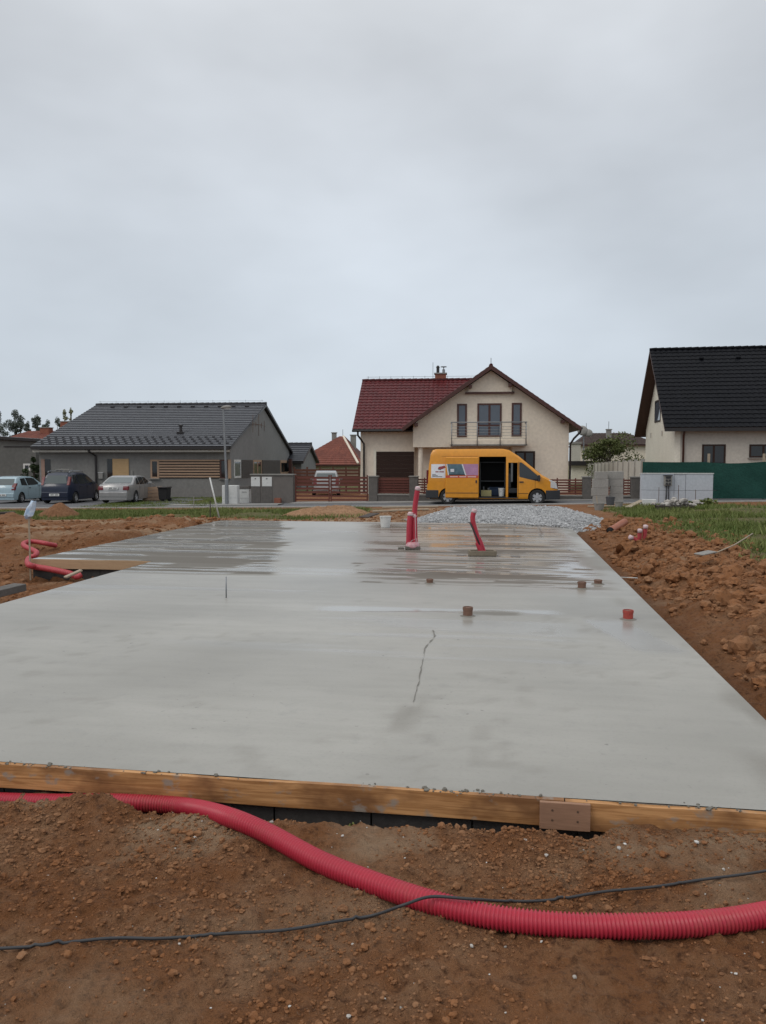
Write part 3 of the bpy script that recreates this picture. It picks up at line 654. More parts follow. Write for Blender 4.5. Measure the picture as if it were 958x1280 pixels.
mb = MB(); mb.tube([((599-603)*s, -.05, 14*s), ((594-603)*s, -.05, 26*s), ((589.5-603)*s, -.05, 36*s), ((586.5-603)*s, -.05, 42*s)], .014, 8); mb.build('black_cable', M['cable'], t, smooth=True)
hw = .235; mb = MB(); mb.box(-hw, -.12, 0, hw, -.085, .085); mb.box(-hw, .085, 0, hw, .12, .085); mb.box(-hw, -.085, 0, -hw+.035, .085, .085); mb.box(hw-.035, -.085, 0, hw, .085, .085); mb.box(-hw+.035, -.085, 0, hw-.035, .085, .03)
mb.build('mortar_base', M['plank_d'] if 'plank_d' in M else mat('mud coated box', (.24, .20, .145), (.18, .15, .11), 6, .85, .4, 30), t, bevel=.004)

p = gp(283, 747, 0)
t = MB().tube([(p[0], p[1], -.05), (p[0]+.002, p[1], .25)], .008, 8).build('rebar_pin', M['steel'], smooth=True); tag(t, 'short steel pin sticking up out of the pale slab', 'steel pin')
# ---- stakes and rods beyond the slab
p0 = far(274.5, 648.5); t = MB().tube([p0, hit(262.5, 597, (0, 1, 0), p0[1])], [.03, .026], 8).build('marker_rod', M['white_pl'], smooth=True); tag(t, 'white leaning marker rod at the far edge of the slab', 'marker rod')
p0 = far(263, 650); t = MB().tube([p0, hit(263, 626, (0, 1, 0), p0[1])], .017, 6).build('survey_stake', M['dkplank']); tag(t, 'thin dark stake upright beside the leaning white rod', 'stake')
p0 = far(242.5, 636); t = MB().tube([p0, hit(242.5, 620.5, (0, 1, 0), p0[1])], .02, 6).build('survey_stake', M['cap']); tag(t, 'short grey stake in the grass verge before the pavement', 'stake')
X, Y = xy(UN+.02, VN-.09); zt = hit(41, 648, (0, 1, 0), Y)[2]; t = MB().box(X-.011, Y-.011, -.35, X+.011, Y+.011, zt).build('corner_stake', M['plank']); tag(t, 'pale thin stake at the slab corner under a plastic bag', 'stake')
mb = MB(); V, Fc = ico(2); gg = np.random.default_rng(8)
V = V*(1+.5*(gg.random((len(V), 1))-.5))*np.array([.085, .06, .16])
mb.add([(a[0]+X+.03+.3*(a[2]), a[1]+Y, a[2]+zt+.13) for a in V], [tuple(f) for f in Fc]); tag(mb.build('plastic_bag', M['cyan']), 'crumpled blue and white plastic bag on a thin stake', 'plastic bag')
# ---- rubble, boards
def slabby(name, label, cat, m, a, b, w, h, za, zb, grp=None, px=True):
    A = gp(a[0], a[1], za) if px else Vector(a); B = gp(b[0], b[1], zb) if px else Vector(b)
    d = B-A; L = d.length; ang = math.atan2(d.y, d.x); pt = math.asin(d.z/L)
    Mx = Matrix.Translation(A) @ Matrix.Rotation(ang, 4, 'Z') @ Matrix.Rotation(-pt, 4, 'Y')
    return tag(MB(Mx).box(0, -w/2, 0, L, w/2, h).build(name, m, bevel=.006), label, cat, grp)
slabby('timber_offcut', 'pale topped heavy offcut lying beside the slab edge in the dug soil', 'timber', M['masonry'], (-14, 748), (26, 738), .22, .10, -.22, -.2)
slabby('plank', 'short pale plank leaning on the slab edge over the pink pipe', 'plank', M['plank'], (82, 723), (102, 714), .07, .03, -.1, -.03)
for k, (a, b, lb) in enumerate((((-30, 644), (18, 642), 'dark old board on top of the timber heap at the verge'), ((-30, 647), (22, 645), 'dark old board in the middle of the timber heap'), ((-30, 650.5), (12, 650), 'dark old board at the bottom of the timber heap'))):
    slabby('old_board', lb, 'board', M['dkplank'], a, b, .3, .07, -.27+.07*(2-k), -.27+.07*(2-k), 'dark boards heaped by the verge')
for a, b, w, lb in (((466, 640), (536, 638.5), .22, 'long pale plank lying by the sand heap, the one nearer the slab'), ((478, 635.5), (548, 634.5), .2, 'long pale plank lying along the kerb before the van'), ((735, 634.5), (786, 634), .16, 'thin pale lath lying under the buckets by the blocks')):
    A, B = far(*a), far(*b); slabby('plank', lb, 'plank', M['plank'], (A.x, A.y, float(height(A.x, A.y))+.02), (B.x, B.y, float(height(B.x, B.y))+.02), w, .05, 0, 0, 'planks on the ground', False)
A, B = far(785, 636), far(803, 631); slabby('plank', 'short pale board propped up by the white bucket', 'plank', M['plank'], (A.x, A.y, float(height(A.x, A.y))+.03), (B.x, B.y, float(height(B.x, B.y))+.16), .22, .04, 0, 0, None, False)
A, B = far(455, 657.5), far(477, 650); slabby('rough_board', 'dark board lying at the slab end beside the white bucket', 'board', M['dkplank'], (A.x, A.y-.4, .01), (B.x-.2, B.y-1.2, .02), .3, .03, 0, 0, None, False)
slabby('rubble_tile', 'pale flat tile lying tilted on the soil bank', 'tile', M['cap'], (873, 694), (891, 690), .2, .02, .20, .24)
A = gp(893, 692, .22); B = hit(941, 667, (0, 1, 0), A[1]+1.3); tag(MB().tube([A, (A+B)/2+Vector((0, 0, -.03)), B], .011, 6).build('stick', M['plank'], smooth=True), 'thin pale stick leaning out of the soil bank', 'stick')
A, B = gp(775, 721.5, -.1), gp(797, 722.5, -.05); tag(MB().tube([A, (A+B)/2, B], .007, 6).build('string', M['white_pl']), 'short white cord lying at the foot of the soil bank', 'cord')
# orange pipe on the bank
A = onground(763, 664, .10); B = onground(781, 652.5, .12); d = (B-A).normalized()
t = thing('drain_pipe', 'orange plastic drain pipe with open end lying on the soil bank', 'pipe', A)
MB().tube([Vector((0, 0, 0)), d*.10, d*.11, (B-A)], [.098, .098, .085, .085], 20, False).build('pipe_wall', M['clay'], t, smooth=True, auto=40)
MB().tube([d*.005, B-A], [.086, .075], 20).build('bore', M['interior'], t, smooth=True)
def big(px0, px1, pyb, lb, seed, nm='clay_lump'):
    p = onground((px0+px1)/2, pyb, .0); r = (px1-px0)/2/F*p[1]; V, Fc = ico(3); W = V*(1+1.5*(fbm(V[:, 0]*1.9+seed*3.1, V[:, 1]*1.9+V[:, 2]*1.7, 5, seed)-.5))[:, None]*np.array([r, r, r*.75])
    W[:, 2] += r*.28; o = npmesh(nm, W, Fc, M['clod'], {'rnd': np.full(len(W), .25)}, False); o.location = p; tag(o, lb, 'clay lump', 'big lumps on the soil bank')
big(889, 928, 737, 'biggest rounded clay lump on the soil bank near the pale tile', 3)
big(770, 800, 693, 'clay lump under the pink conduit ends', 4); big(862, 890, 735, 'broad clay lump beside the biggest lump on the bank', 5)
big(880, 897, 690+30, 'small clay lump just behind the biggest lump', 6)
o = onground(803, 683, .0)+Vector((0, 0, .11)); t = thing('conduit_bundle', 'pink conduit ends with white tips poking out of the soil bank', 'conduits', o, 0); s = o[1]/F
for a, b, c, d_ in ((-4, 0, -4, 14), (2, 0, 3, 19), (-4, 2, -16, 5)):
    c_ = corrugated(MB(), [(a*s, -.02*b, -.05), ((a+c)/2*s, -.02, d_*.5*s), (c*s, -.04, d_*s)], .045, .016, .003, 12).build('conduit', M['pink_pipe'], t, smooth=True)
    e = Vector((c*s, -.04, d_*s)); dv = (e-Vector(((a+c)/2*s, -.02, d_*.5*s))).normalized(); MB().tube([e-dv*.05, e+dv*.02, e+dv*.03], [.05, .05, .02], 12).build('end_wrap', M['film'], c_, smooth=True)
# heaps
def heap(name, lb, px, pyb, wpx, hh, m, seed, dep=1.0, rug=.35):
    p = far(px, pyb); rx = wpx/2/F*p[1]; n = 44; a = np.linspace(-1.25, 1.25, n); A, B = np.meshgrid(a, a); rr = np.hypot(A, B)
    z = hh*np.clip(1-rr**1.5, -.2, 1)*(1+rug*(fbm(A*2+seed, B*2, 4, seed)-.5)*2)+.12*hh*(fbm(A*7, B*7, 3, seed)-.5)
    V = np.stack([A*rx, B*rx*dep, z-.06], -1).reshape(-1, 3); o = npmesh(name, V, grid_faces(n, n), m, {'rnd': g.random(n*n)*.9}, True); o.location = (p[0], p[1], float(height(p[0], p[1], False)))
    return tag(o, lb, 'heap')
heap('soil_heap', 'rounded brown soil heap on the verge before the navy car', 75, 645, 60, .56, M['heapsoil'], 3, .8, .2)
heap('sand_heap', 'low spread heap of sandy earth before the red slatted gate', 412, 643, 124, .44, M['sand'], 5, .8, .85)
heap('soil_heap', 'low pale soil heap beside the dark old boards', 12, 662, 70, .28, M['heapsoil'], 7, .9, .5)
# buckets and tubs
def bucket(lb, pxc, pyb, wpx, hpx, m, nm='bucket', stick=False, cat='bucket', z=None, fill=None):
    p = far(pxc, pyb) if z is None else gp(pxc, pyb, z); s = p[1]/F; r = wpx/2*s; h = hpx*s
    t = thing(nm, lb, cat, (p[0], p[1], float(height(p[0], p[1])) if z is None else z), .4)
    MB().lathe([(r*.8, 0), (r, h*.93), (r*1.06, h*.93), (r*1.06, h), (r*.93, h), (r*.75, h*.25), (.001, h*.25)], 24).build('shell', m, t, smooth=True, auto=40)
    w = [(r*1.02*math.cos(a), r*1.02*math.sin(a)*.5-r*.6, h*.9-.25*r*math.sin(a)) for a in np.linspace(0, math.pi, 12)]
    MB().tube(w, .008, 6).build('handle', M['steel'], t, smooth=True)
    if stick: MB().tube([(0, .05, h*.3), (-.05, .1, h*2.0)], .02, 7).build('mixing_stick', M['plank'], t)
    if fill: MB().lathe([(.001, h*.8), (r*.9, h*.8), (r*.9, h*.82), (.001, h*.9)], 20).build('mortar_fill', fill, t)
bucket('white bucket at the far end of the slab by the sand heap', 482, 659, 14, 14, M['white_pl'], z=.0)
bucket('pale mortar tub with a stick in it before the grey blocks', 749, 637.5, 13, 9, M['cap'], 'mortar_tub', True, 'tub', fill=M['base_r'])
bucket('tall dark grey bucket standing against the grey blocks', 763, 633.5, 11, 12.5, M['grey_pl'])
bucket('small light bucket between the dark bucket and the board', 773.5, 635, 10.5, 8, M['cap'])

# ------------------------------------------------------------------ frames on facades
class Fr:                                  # local frame: x along the front, y into the building, z up
    def __init__(s, px, D, yaw, z0=None):
        s.o = hit(px, 600, (0, 1, 0), D); s.yaw = R(yaw); s.c, s.s = math.cos(s.yaw), math.sin(s.yaw)
        s.z0 = float(zfar(s.o.x, s.o.y)) if z0 is None else z0
    def at(s, px, py, y=0.0):
        n = (s.s, s.c, 0); p = hit(px, py, n, s.s*s.o.x+s.c*s.o.y+y)
        dx, dy = p.x-s.o.x, p.y-s.o.y; return dx*s.c-dy*s.s, p.z-s.z0
    def atx(s, px, py, x):                 # on the side wall at local x: returns y, z
        n = (s.c, -s.s, 0); p = hit(px, py, n, s.c*s.o.x-s.s*s.o.y+x)
        dx, dy = p.x-s.o.x, p.y-s.o.y; return dx*s.s+dy*s.c, p.z-s.z0
    def root(s, name, label, cat, group=None): return thing(name, label, cat, (s.o.x, s.o.y, s.z0), -s.yaw, group)
    def rect(s, a, b, c, d, y=0.0):
        x0, z1 = s.at(a, b, y); x1, z0 = s.at(c, d, y); return x0, z0, x1, z1
SIDE_R = lambda x: Matrix(((0, -1, 0, x), (1, 0, 0, 0), (0, 0, 1, 0), (0, 0, 0, 1)))     # plane coords (a, out, z) to the wall facing +x: a runs along y
SIDE_L = lambda x: Matrix(((0, 1, 0, x), (1, 0, 0, 0), (0, 0, 1, 0), (0, 0, 0, 1)))
def window(par, r, y, fm, gm, mull=(), fw=.08, sill=None, bars=(), Mx=None, name='window', out=.035):
    x0, z0, x1, z1 = r; mb = MB(Mx); d0, d1 = y-out, y+.05
    mb.box(x0, d0, z0, x0+fw, d1, z1); mb.box(x1-fw, d0, z0, x1, d1, z1); mb.box(x0+fw, d0, z1-fw, x1-fw, d1, z1); mb.box(x0+fw, d0, z0, x1-fw, d1, z0+fw)
    for m_ in mull: xm = x0+(x1-x0)*m_; mb.box(xm-fw*.6, d0+.004, z0+fw, xm+fw*.6, d1, z1-fw)
    for m_ in bars: zm = z0+(z1-z0)*m_; mb.box(x0+fw, d0+.008, zm-fw*.4, x1-fw, d1, zm+fw*.4)
    f = mb.build(name, fm, par)
    MB(Mx).box(x0+fw*.5, y-.012, z0+fw*.5, x1-fw*.5, y+.03, z1-fw*.5).build('pane', gm, f)
    if sill: MB(Mx).box(x0-.06, y-.12, z0-.05, x1+.06, y+.01, z0-.004).build('sill', sill, f)
    return f
def tiles(par, O, U, Vv, Lu, Lv, tw, cl, amp, step, m, name='roof', uL=None, uR=None, samp=6):
    U = np.array(U, float); Vv = np.array(Vv, float); N = np.cross(U, Vv); N /= np.linalg.norm(N)
    if N[2] < 0: N = -N
    nu = max(2, int(Lu/tw*samp)) if amp else 2; rows = []
    nc = max(1, round(Lv/cl)); cl = Lv/nc
    for c in range(nc):
        for (t, off) in ((c*cl, 0.0), (c*cl+.002, step), ((c+1)*cl, .0)):
            a = uL(t) if uL else 0.0; b = uR(t) if uR else Lu; q = np.linspace(a, b, nu)
            w = amp*np.abs(np.sin(q/tw*math.pi)) if amp else 0*q
            rows.append(np.array(O)+q[:, None]*U+t*Vv+(off+w)[:, None]*N)
    if not amp: nu_ = 40; V = np.array(rows); f_ = np.linspace(0, 1, nu_)[None, :, None]; V = V[:, :1]*(1-f_)+V[:, -1:]*f_
    else: V = np.array(rows); nu_ = nu
    ny = len(rows); tr = np.random.default_rng(77); k_ = np.arange(nu_)//(samp if amp else 1); tt = tr.random((ny//3+1, k_.max()+1)); at = np.clip(.78+.55*(tt[np.arange(ny)//3][:, k_]-.5)+.2*(vn(np.arange(ny)[:, None]*.12, k_[None, :]*.21, 3)-.5), 0, 1)
    o = npmesh(name, V.reshape(-1, 3), grid_faces(ny, nu_), m, {'rnd': at}, False, par); return o
def gable_roof(par, x0, x1, ye, ze, yr, zr, yb, m, tw, cl, amp, step, th=.16, undm=None, name='roof', samp=6):
    """ridge along x; front eave (ye, ze), ridge (yr, zr), back eave yb"""
    fl = math.hypot(yr-ye, zr-ze); v = ((0), (yr-ye)/fl, (zr-ze)/fl)
    r = tiles(par, (x0, ye, ze), (1, 0, 0), v, x1-x0, fl, tw, cl, amp, step, m, name, samp=samp)
    zb = zr-(yb-yr)*(zr-ze)/(yr-ye)
    MB().add([(x0, yb, zb), (x1, yb, zb), (x1, yr, zr), (x0, yr, zr)], [(0, 1, 2, 3)]).build('rear_slope', m, r)
    MB().prism([(ye, ze-.012), (yr, zr-.012), (yb, zb-.012), (yb, zb-th), (yr, zr-th*1.15), (ye, ze-th)], x0+.004, x1-.004, 'x').build('soffit', undm or M['brown'], r)
    mb = MB(); n = max(2, int((x1-x0)/.4))
    for i in range(n):
        a = x0+(x1-x0)*i/n; b = x0+(x1-x0)*(i+1)/n
        mb.tube([(a, yr, zr+.02), (b+.02, yr, zr+.035)], [.10, .115], 10)
    mb.build('ridge_cap', m, r, smooth=True, auto=50)
    return r

# ------------------------------------------------------------------ grey bungalow
H = Fr(288, 46, 5)
hb = H.root('grey_bungalow', 'unpainted grey bungalow with dark flat tiled roof and larch window band', 'house')
xl = H.at(50, 600)[0]; DP = 16.8; yr = 8.3
ze = H.at(200, 558, -.5)[1]; zr = H.at(215, 505.8, yr)[1]; zw = ze-.10
zwall = ze+(zr-ze)*(.5/(yr+.5))-.14
MB().prism([(0, -.3), (DP, -.3), (DP, zwall-.02), (yr, zr-.28), (0, zwall-.02)], xl, -.01, 'x').build('wall', M['grey_r'], hb)
MB().prism([(-.003, -.3), (DP, -.3), (DP, zwall-.03), (yr, zr-.30), (-.003, zwall-.03)], -.01, .012, 'x').build('gable_wall', M['gable_r'], hb)
xe0 = H.at(38, 557, -.5)[0]; xe1 = .22
rf = gable_roof(hb, xe0, xe1, -.5, ze, yr, zr, DP+.5, M['tile_gry'], .42, .40, 0, .035, .15, M['gutter'])
sl = Vector((0, yr+.5, zr-ze)); Ls = sl.length; sl.normalize(); nn = Vector((0, -sl.z, sl.y))
mb = MB(); nc = round(Ls/.40); cl = Ls/nc
for c in range(nc):
    a = Vector((0, -.5, ze))+sl*(c*cl)+nn*.014; b = a+sl*.045+nn*.026
    mb.add([(xe0, a.y, a.z), (xe1, a.y, a.z), (xe1, b.y, b.z), (xe0, b.y, b.z)], [(0, 1, 2, 3)])
mb.build('edge_highlights', M['tile_edge'], rf)
for c in range(1, 5):
    for i in range(25):
        x_ = xe0+.3+(i+(c % 2)*.5)*(xe1-xe0-.4)/25; a = Vector((x_, -.5, ze))+sl*(c*cl+.03)+nn*.02
        MB().box(a.x-.085, a.y, a.z-.02, a.x+.085, a.y+.05, a.z+.055).build('snow_guard', M['gutter'], rf)
for i in range(11):
    a = Vector((xe0+1.5+i*(xe1-xe0-2.2)/10.5, -.5, ze))+sl*(Ls-.75)+nn*.02; MB().box(a.x-.13, a.y-.05, a.z, a.x+.13, a.y+.14, a.z+.09).build('roof_vent', M['gutter'], rf)
vx, vz = H.at(227, 538, 3)
a = Vector((H.at(228, 540, 2.2)[0], -.5, ze))+sl*2.6
mb = MB(); mb.lathe([(.09, 0), (.09, .4), (.14, .42), (.14, .5), (.001, .55)], 12, (a.x, a.y, a.z)); mb.box(a.x-.2, a.y-.2, a.z-.04, a.x+.2, a.y+.1, a.z+.06); mb.build('vent_pipe', M['gutter'], rf, smooth=True, auto=40)
mb = MB(); mb.tube([(xe0+.2, yr, zr+.24), (xe1-.2, yr, zr+.24)], .008, 6)
for i in range(11): x_ = xe0+.3+i*(xe1-xe0-.6)/10; mb.tube([(x_, yr, zr+.1), (x_, yr, zr+.3)], .009, 5)
mb.build('lightning_wire', M['steel'], rf)
mb = MB(); mb.box(xe0+.1, -.60, ze-.17, xe1-.1, -.47, ze-.04); mb.tube([(0, 0, 0), (0, 0, .01)], .001, 4)
gx_ = H.at(121, 600, -.02)[0]; mb.tube([(gx_-.25, -.53, ze-.16), (gx_-.2, -.5, ze-.3), (gx_, -.09, ze-.55), (gx_, -.08, .1)], .06, 10); mb.build('gutter', M['gutter'], hb)
MB().box(xe0+.1, -.44, ze-.33, 0, -.02, ze-.20).build('eaves_board', M['base_r'], hb)
MB().box(xl+.2, -.022, .0, 0, -.004, .52).build('plinth', mat('grey plinth render', (.235, .22, .205), (.2, .19, .175), .6, .95, .3, 50), hb)
wz1, wz0 = H.at(190, 574.5)[1], H.at(190, 598)[1]
def bw(a, b, y=0): return (H.at(a, 580, y)[0], wz0, H.at(b, 580, y)[0], wz1)
window(hb, bw(188.5, 199), -.01, M['larch'], M['glass_dk'], fw=.10, sill=M['cap'])
window(hb, bw(275.5, 285), -.01, M['brown'], M['glass_dk'], fw=.07, sill=M['cap'])
r_ = bw(199.5, 275)
mb = MB()
for i in range(7):
    z = r_[1]+(r_[3]-r_[1])*i/7; mb.box(r_[0], -.07, z+.065, r_[2], -.03, z+(r_[3]-r_[1])/7-.004)
lc_ = mb.build('larch_cladding', M['larch'], hb); MB().box(r_[0], -.025, r_[1], r_[2], -.012, r_[3]).build('cladding_backing', M['dkplank'], lc_)
MB().box(H.at(285.5, 580)[0], -.06, wz0, .05, .06, wz1).build('corner_post', M['larch'], hb)
Mr = SIDE_R(.014)
def sw(a, b):
    y0 = H.atx(a, 585, .012)[0]; y1 = H.atx(b, 585, .012)[0]; return (y0, wz0, y1, wz1)
window(hb, sw(292.5, 301), 0, M['cabinet'], M['glass'], fw=.12, Mx=Mr)
window(hb, sw(316.5, 327), 0, M['larch'], M['glass_dk'], (.5,), fw=.14, Mx=Mr)
window(hb, sw(350.5, 361), 0, M['larch'], M['glass_dk'], fw=.2, Mx=Mr)
for a, b in ((301.6, 316), (327.6, 350)):
    q_ = sw(a, b); mb = MB(Mr)
    for i in range(13): z = wz0+(wz1-wz0)*i/13; mb.box(q_[0], -.05, z+.012, q_[2], -.01, z+(wz1-wz0)/13-.008)
    mb.build('larch_cladding', M['larch_dk'], hb)
dr = H.rect(141, 573.5, 162, 606, 0); dr = (dr[0], .05, dr[2], dr[3])
d_ = MB().box(dr[0], -.05, .05, dr[2], -.008, dr[3]).build('door', M['osb'], hb, bevel=.01); MB().lathe([(.02, 0), (.02, .06), (.05, .07), (.05, .09), (.001, .1)], 10, (dr[0]+.18, -.14, 1.15), 'y').build('handle', M['steel'], d_)
x0 = H.at(134.5, 580)[0]; MB().box(x0, -.04, .05, dr[0]-.01, -.006, dr[3]-.01).build('side_light', M['glass_dk'], hb)
q_ = H.rect(52, 574, 64, 605); MB().box(q_[0], -.05, .8, q_[0]+.22, -.005, q_[3]).build('window_jamb', mat('pinkish timber', (.35, .22, .17), (.28, .18, .14), 5, .8), hb); MB().box(q_[0]+.225, -.03, .8, q_[2], -.007, q_[3]).build('window', M['glass_dk'], hb)
MB().box(H.at(164, 590)[0], -.05, H.at(164, 594)[1], H.at(166.5, 590)[0], -.006, H.at(164, 588)[1]).build('door_bell', M['cap'], hb)
q_ = H.rect(124.5, 591, 130, 598.5); t = thing('mailbox', 'small pale mailbox hung on the grey bungalow wall beside the door', 'mailbox', (H.o.x, H.o.y, H.z0), -H.yaw)
MB().box(q_[0], -.16, q_[1], q_[2], -.012, q_[3]).build('box', M['cap'], t, bevel=.01); MB().box(q_[0]-.02, -.18, q_[3]+.003, q_[2]+.02, -.012, q_[3]+.03).build('lid', M['cabinet'], t)
# aerial on the gable
ay, az = H.atx(325, 531, .6)
t = thing('aerial', 'wall aerial with crossed rods on the grey bungalow gable', 'aerial', (H.o.x, H.o.y, H.z0), -H.yaw)
mb = MB(); mb.tube([(.03, ay, az), (.75, ay, az)], .02, 6); mb.tube([(.5, ay-1.6, az+.05), (.5, ay+1.9, az-.02)], .016, 6)
mb.build('boom', M['dark_steel'], t)
for k, hh in enumerate((.55, .15, .7, .18, .35)):
    yy = ay-1.4+k*.75; MB().tube([(.5, yy, az-hh), (.5, yy+.05, az+hh)], .016, 5).build('rod', M['dark_steel'], t)

# small grey house behind
H2 = Fr(377, 62, 5); t = H2.root('grey_outbuilding', 'small unpainted grey house with dark tiled roof behind the bungalow', 'house')
yr2 = 3.3; ze2 = H2.at(370, 576.5, -.4)[1]; zr2 = H2.at(385, 555, yr2)[1]; zw2 = ze2+.15
MB().prism([(0, -.3), (6.6, -.3), (6.6, zw2), (yr2, zr2-.2), (0, zw2)], -6, 0, 'x').build('wall', M['gable_r'], t)
gable_roof(t, -6.2, .25, -.45, ze2, yr2, zr2, 7.05, M['tile_gry'], .42, .45, 0, .04, .2, M['gutter'])
q_ = H2.rect(355, 577, 366, 591); window(t, (q_[0], q_[1], q_[2], q_[3]), -.005, M['larch'], M['glass_dk'], (.35,), .12)
pt = H2.at(363.5, 600, -1.6)[0]; MB().box(pt-.12, -1.72, -.3, pt+.12, -1.5, H2.at(363, 574, -1.6)[1]).build('porch_post', M['brown'], t)

# far flat roofed building and the roofs behind
H3 = Fr(46, 55, 5); t = H3.root('flat_roofed_building', 'plain grey rendered building with low flat roof behind the parked cars', 'building')
zt0, zt1 = H3.at(0, 546)[1], H3.at(46, 549.5)[1]
xx = H3.at(-80, 546)[0]; MB().prism([(xx, -.4), (0, -.4), (0, zt1-.16), (xx, zt0+.1)], 0, 9).build('wall', mat('stained grey render', (.155, .155, .145), (.12, .122, .115), .5, .95, .2, 30), t)
MB().prism([(xx, zt0+.12), (.15, zt1-.14), (.15, zt1+.06), (xx, zt0+.32)], -.25, 9.2).build('roof', M['gutter'], t)
q_ = H3.rect(29.5, 579.5, 38.5, 589); window(t, q_, -.005, M['cabinet'], M['glass_dk'], fw=.12)
MB().box(H3.at(5, 560)[0], -.035, H3.at(20, 559)[1], -.2, -.006, H3.at(20, 557.5)[1]).build('string_course', M['gutter'], t)
def hip_house(label, px, D, yaw, xa, xb, ridge, yh, ze, zr, wallm, tilem, chim=(), name='tiled_house', ov=.4, depth=9.0):
    """front eave xa..xb at z=ze, ridge from ridge[0] to ridge[1] at depth yh and z=zr"""
    f = Fr(px, D, yaw); t = f.root(name, label, 'house'); ze -= f.z0; zr -= f.z0
    MB().box(xa+ov, 0, -.3, xb-ov, depth, ze-.05).build('wall', wallm, t)
    e0, e1, e2, e3 = (xa, -ov, ze), (xb, -ov, ze), (xb, depth+ov, ze), (xa, depth+ov, ze); r0, r1 = (ridge[0], yh, zr), (ridge[1], yh, zr)
    Lv = math.hypot(yh+ov, zr-ze); rf = tiles(t, e0, (1, 0, 0), (0, (yh+ov)/Lv, (zr-ze)/Lv), xb-xa, Lv, .3, .38, .02, .03, tilem, 'roof', lambda q: (ridge[0]-xa)*q/Lv, lambda q: (xb-xa)+(ridge[1]-xb)*q/Lv, 4)
    MB().add([e1, e2, r1, e3, e0, r0], [(0, 1, 2), (1, 3, 5, 2), (3, 4, 5)]).build('other_slopes', tilem, rf)
    MB().box(xa+.02, -ov+.02, ze-.12, xb-.02, depth+ov-.02, ze-.015).build('soffit', M['brown'], rf)
    for (cx, cy, cz, w, h, m_) in chim:
        c_ = MB().box(cx-w/2, cy-w/2, cz-f.z0-2, cx+w/2, cy+w/2, cz-f.z0+h).build('chimney', m_, t); MB().box(cx-w/2-.06, cy-w/2-.06, cz-f.z0+h+.003, cx+w/2+.06, cy+w/2+.06, cz-f.z0+h+.09).build('chimney_cap', M['cap'], c_)
    return f, t, rf
def zpx(py, D): return CZ+(578-py)/F*D
def xpx(px, D): return (px-479)/F*D
f, t, rf = hip_house('old house with orange hipped roof seen over the red slatted gate', 419, 72, 5, -4.2, 2.7, (-.15, .35), 4.2, zpx(581, 72), zpx(545.5, 76), M['far_r'], M['tile_org'],
     [(-.75, 4.6, zpx(549, 77), .42, .55, M['cap']), (1.15, 4.4, zpx(552, 77), .5, .55, M['cap'])], depth=8.5)
mb = MB(); mb.tube([(.2, 4.2, zpx(545.5, 76)-f.z0), (2.2, -.4, zpx(580, 72)-f.z0+.05)], .11, 8); mb.build('hip_ridge', M['cream'], rf)
mb = MB(); mb.tube([(.15, 4.2, zpx(547, 76)-f.z0), (.15, 4.2, zpx(537, 76)-f.z0)], .025, 5); mb.build('aerial_mast', M['steel'], rf)
hip_house('far house with orange roof and two chimneys behind the flat roofed building', 30, 85, 5, -3.2, 7, (-1.5, 5.0), 4, zpx(553, 85), zpx(539, 89), M['far_r'], M['tile_org'],
     [(.9, 3.4, zpx(542, 88), 1.0, .6, M['brick']), (3.4, 3.9, zpx(540, 88), 1.5, 1.1, M['brick'])], depth=8)
f, t, rf = hip_house('brown hipped roof house beyond the pale panel fence', 761, 80, 9, -3.4, 5.2, (-1.9, 2.2), 4.2, zpx(556, 80), zpx(541.5, 84), M['cream'], M['tile_brn'], [(.2, 2.2, zpx(549, 82), .5, .95, M['cap'])], depth=8.5)
mb = MB(); mb.tube([(.2, 2.3, zpx(552, 82)-f.z0), (.2, 2.3, zpx(527, 82)-f.z0)], .03, 5); mb.tube([(-1.9, 4.2, zpx(545, 84)-f.z0), (-1.9, 4.2, zpx(529, 84)-f.z0)], .03, 5); mb.build('aerial_mast', M['steel'], rf)
# antenna post with dishes, shed
A = far(728, 630); D = 66; x_ = xpx(729, D); t = thing('dish_mast', 'grey satellite dishes on a mast behind the cream house', 'satellite dish', (x_, D, float(zfar(x_, D))))
MB().tube([(0, 0, 0), (0, 0, zpx(536, D)-t.location.z)], .05, 6).build('mast', M['steel'], t)
for k, (dx, zz, r_) in enumerate(((-.15, 538.5, .45), (.35, 541.5, .35))):
    MB(Matrix.Translation((dx, -.2, zpx(zz, D)-t.location.z)) @ Matrix.Rotation(R(70), 4, 'X')).lathe([(.001, .1), (r_*.6, .06), (r_, -.02), (r_, -.05), (r_*.6, .02), (.001, .06)], 16).build('dish', M['cap'], t, smooth=True)
D = 62; x0, x1 = xpx(713, D), xpx(748, D); t = thing('flat_shed', 'low shed with dark flat roof behind the pale panel fence', 'shed', (x0, D, float(zfar(x0, D))), R(-9)); z1 = zpx(582, D)-t.location.z
MB().box(.1, .1, -.2, x1-x0-.1, 3, z1).build('wall', M['cream_r'], t); MB().box(-.2, -.2, z1+.003, x1-x0+.2, 3.2, z1+.36).build('roof', M['gutter'], t)
D = 70; x0 = xpx(714.5, D); t = thing('white_shed', 'narrow white building with grey eaves beside the cream house', 'shed', (x0, D, float(zfar(x0, D))), R(-9)); z1 = zpx(555, D)-t.location.z
MB().box(0, 0, -.2, .75, 3, z1).build('wall', M['panelw'], t); MB().box(-.1, -.1, z1+.003, .85, 3.1, z1+.18).build('roof', M['cap'], t)

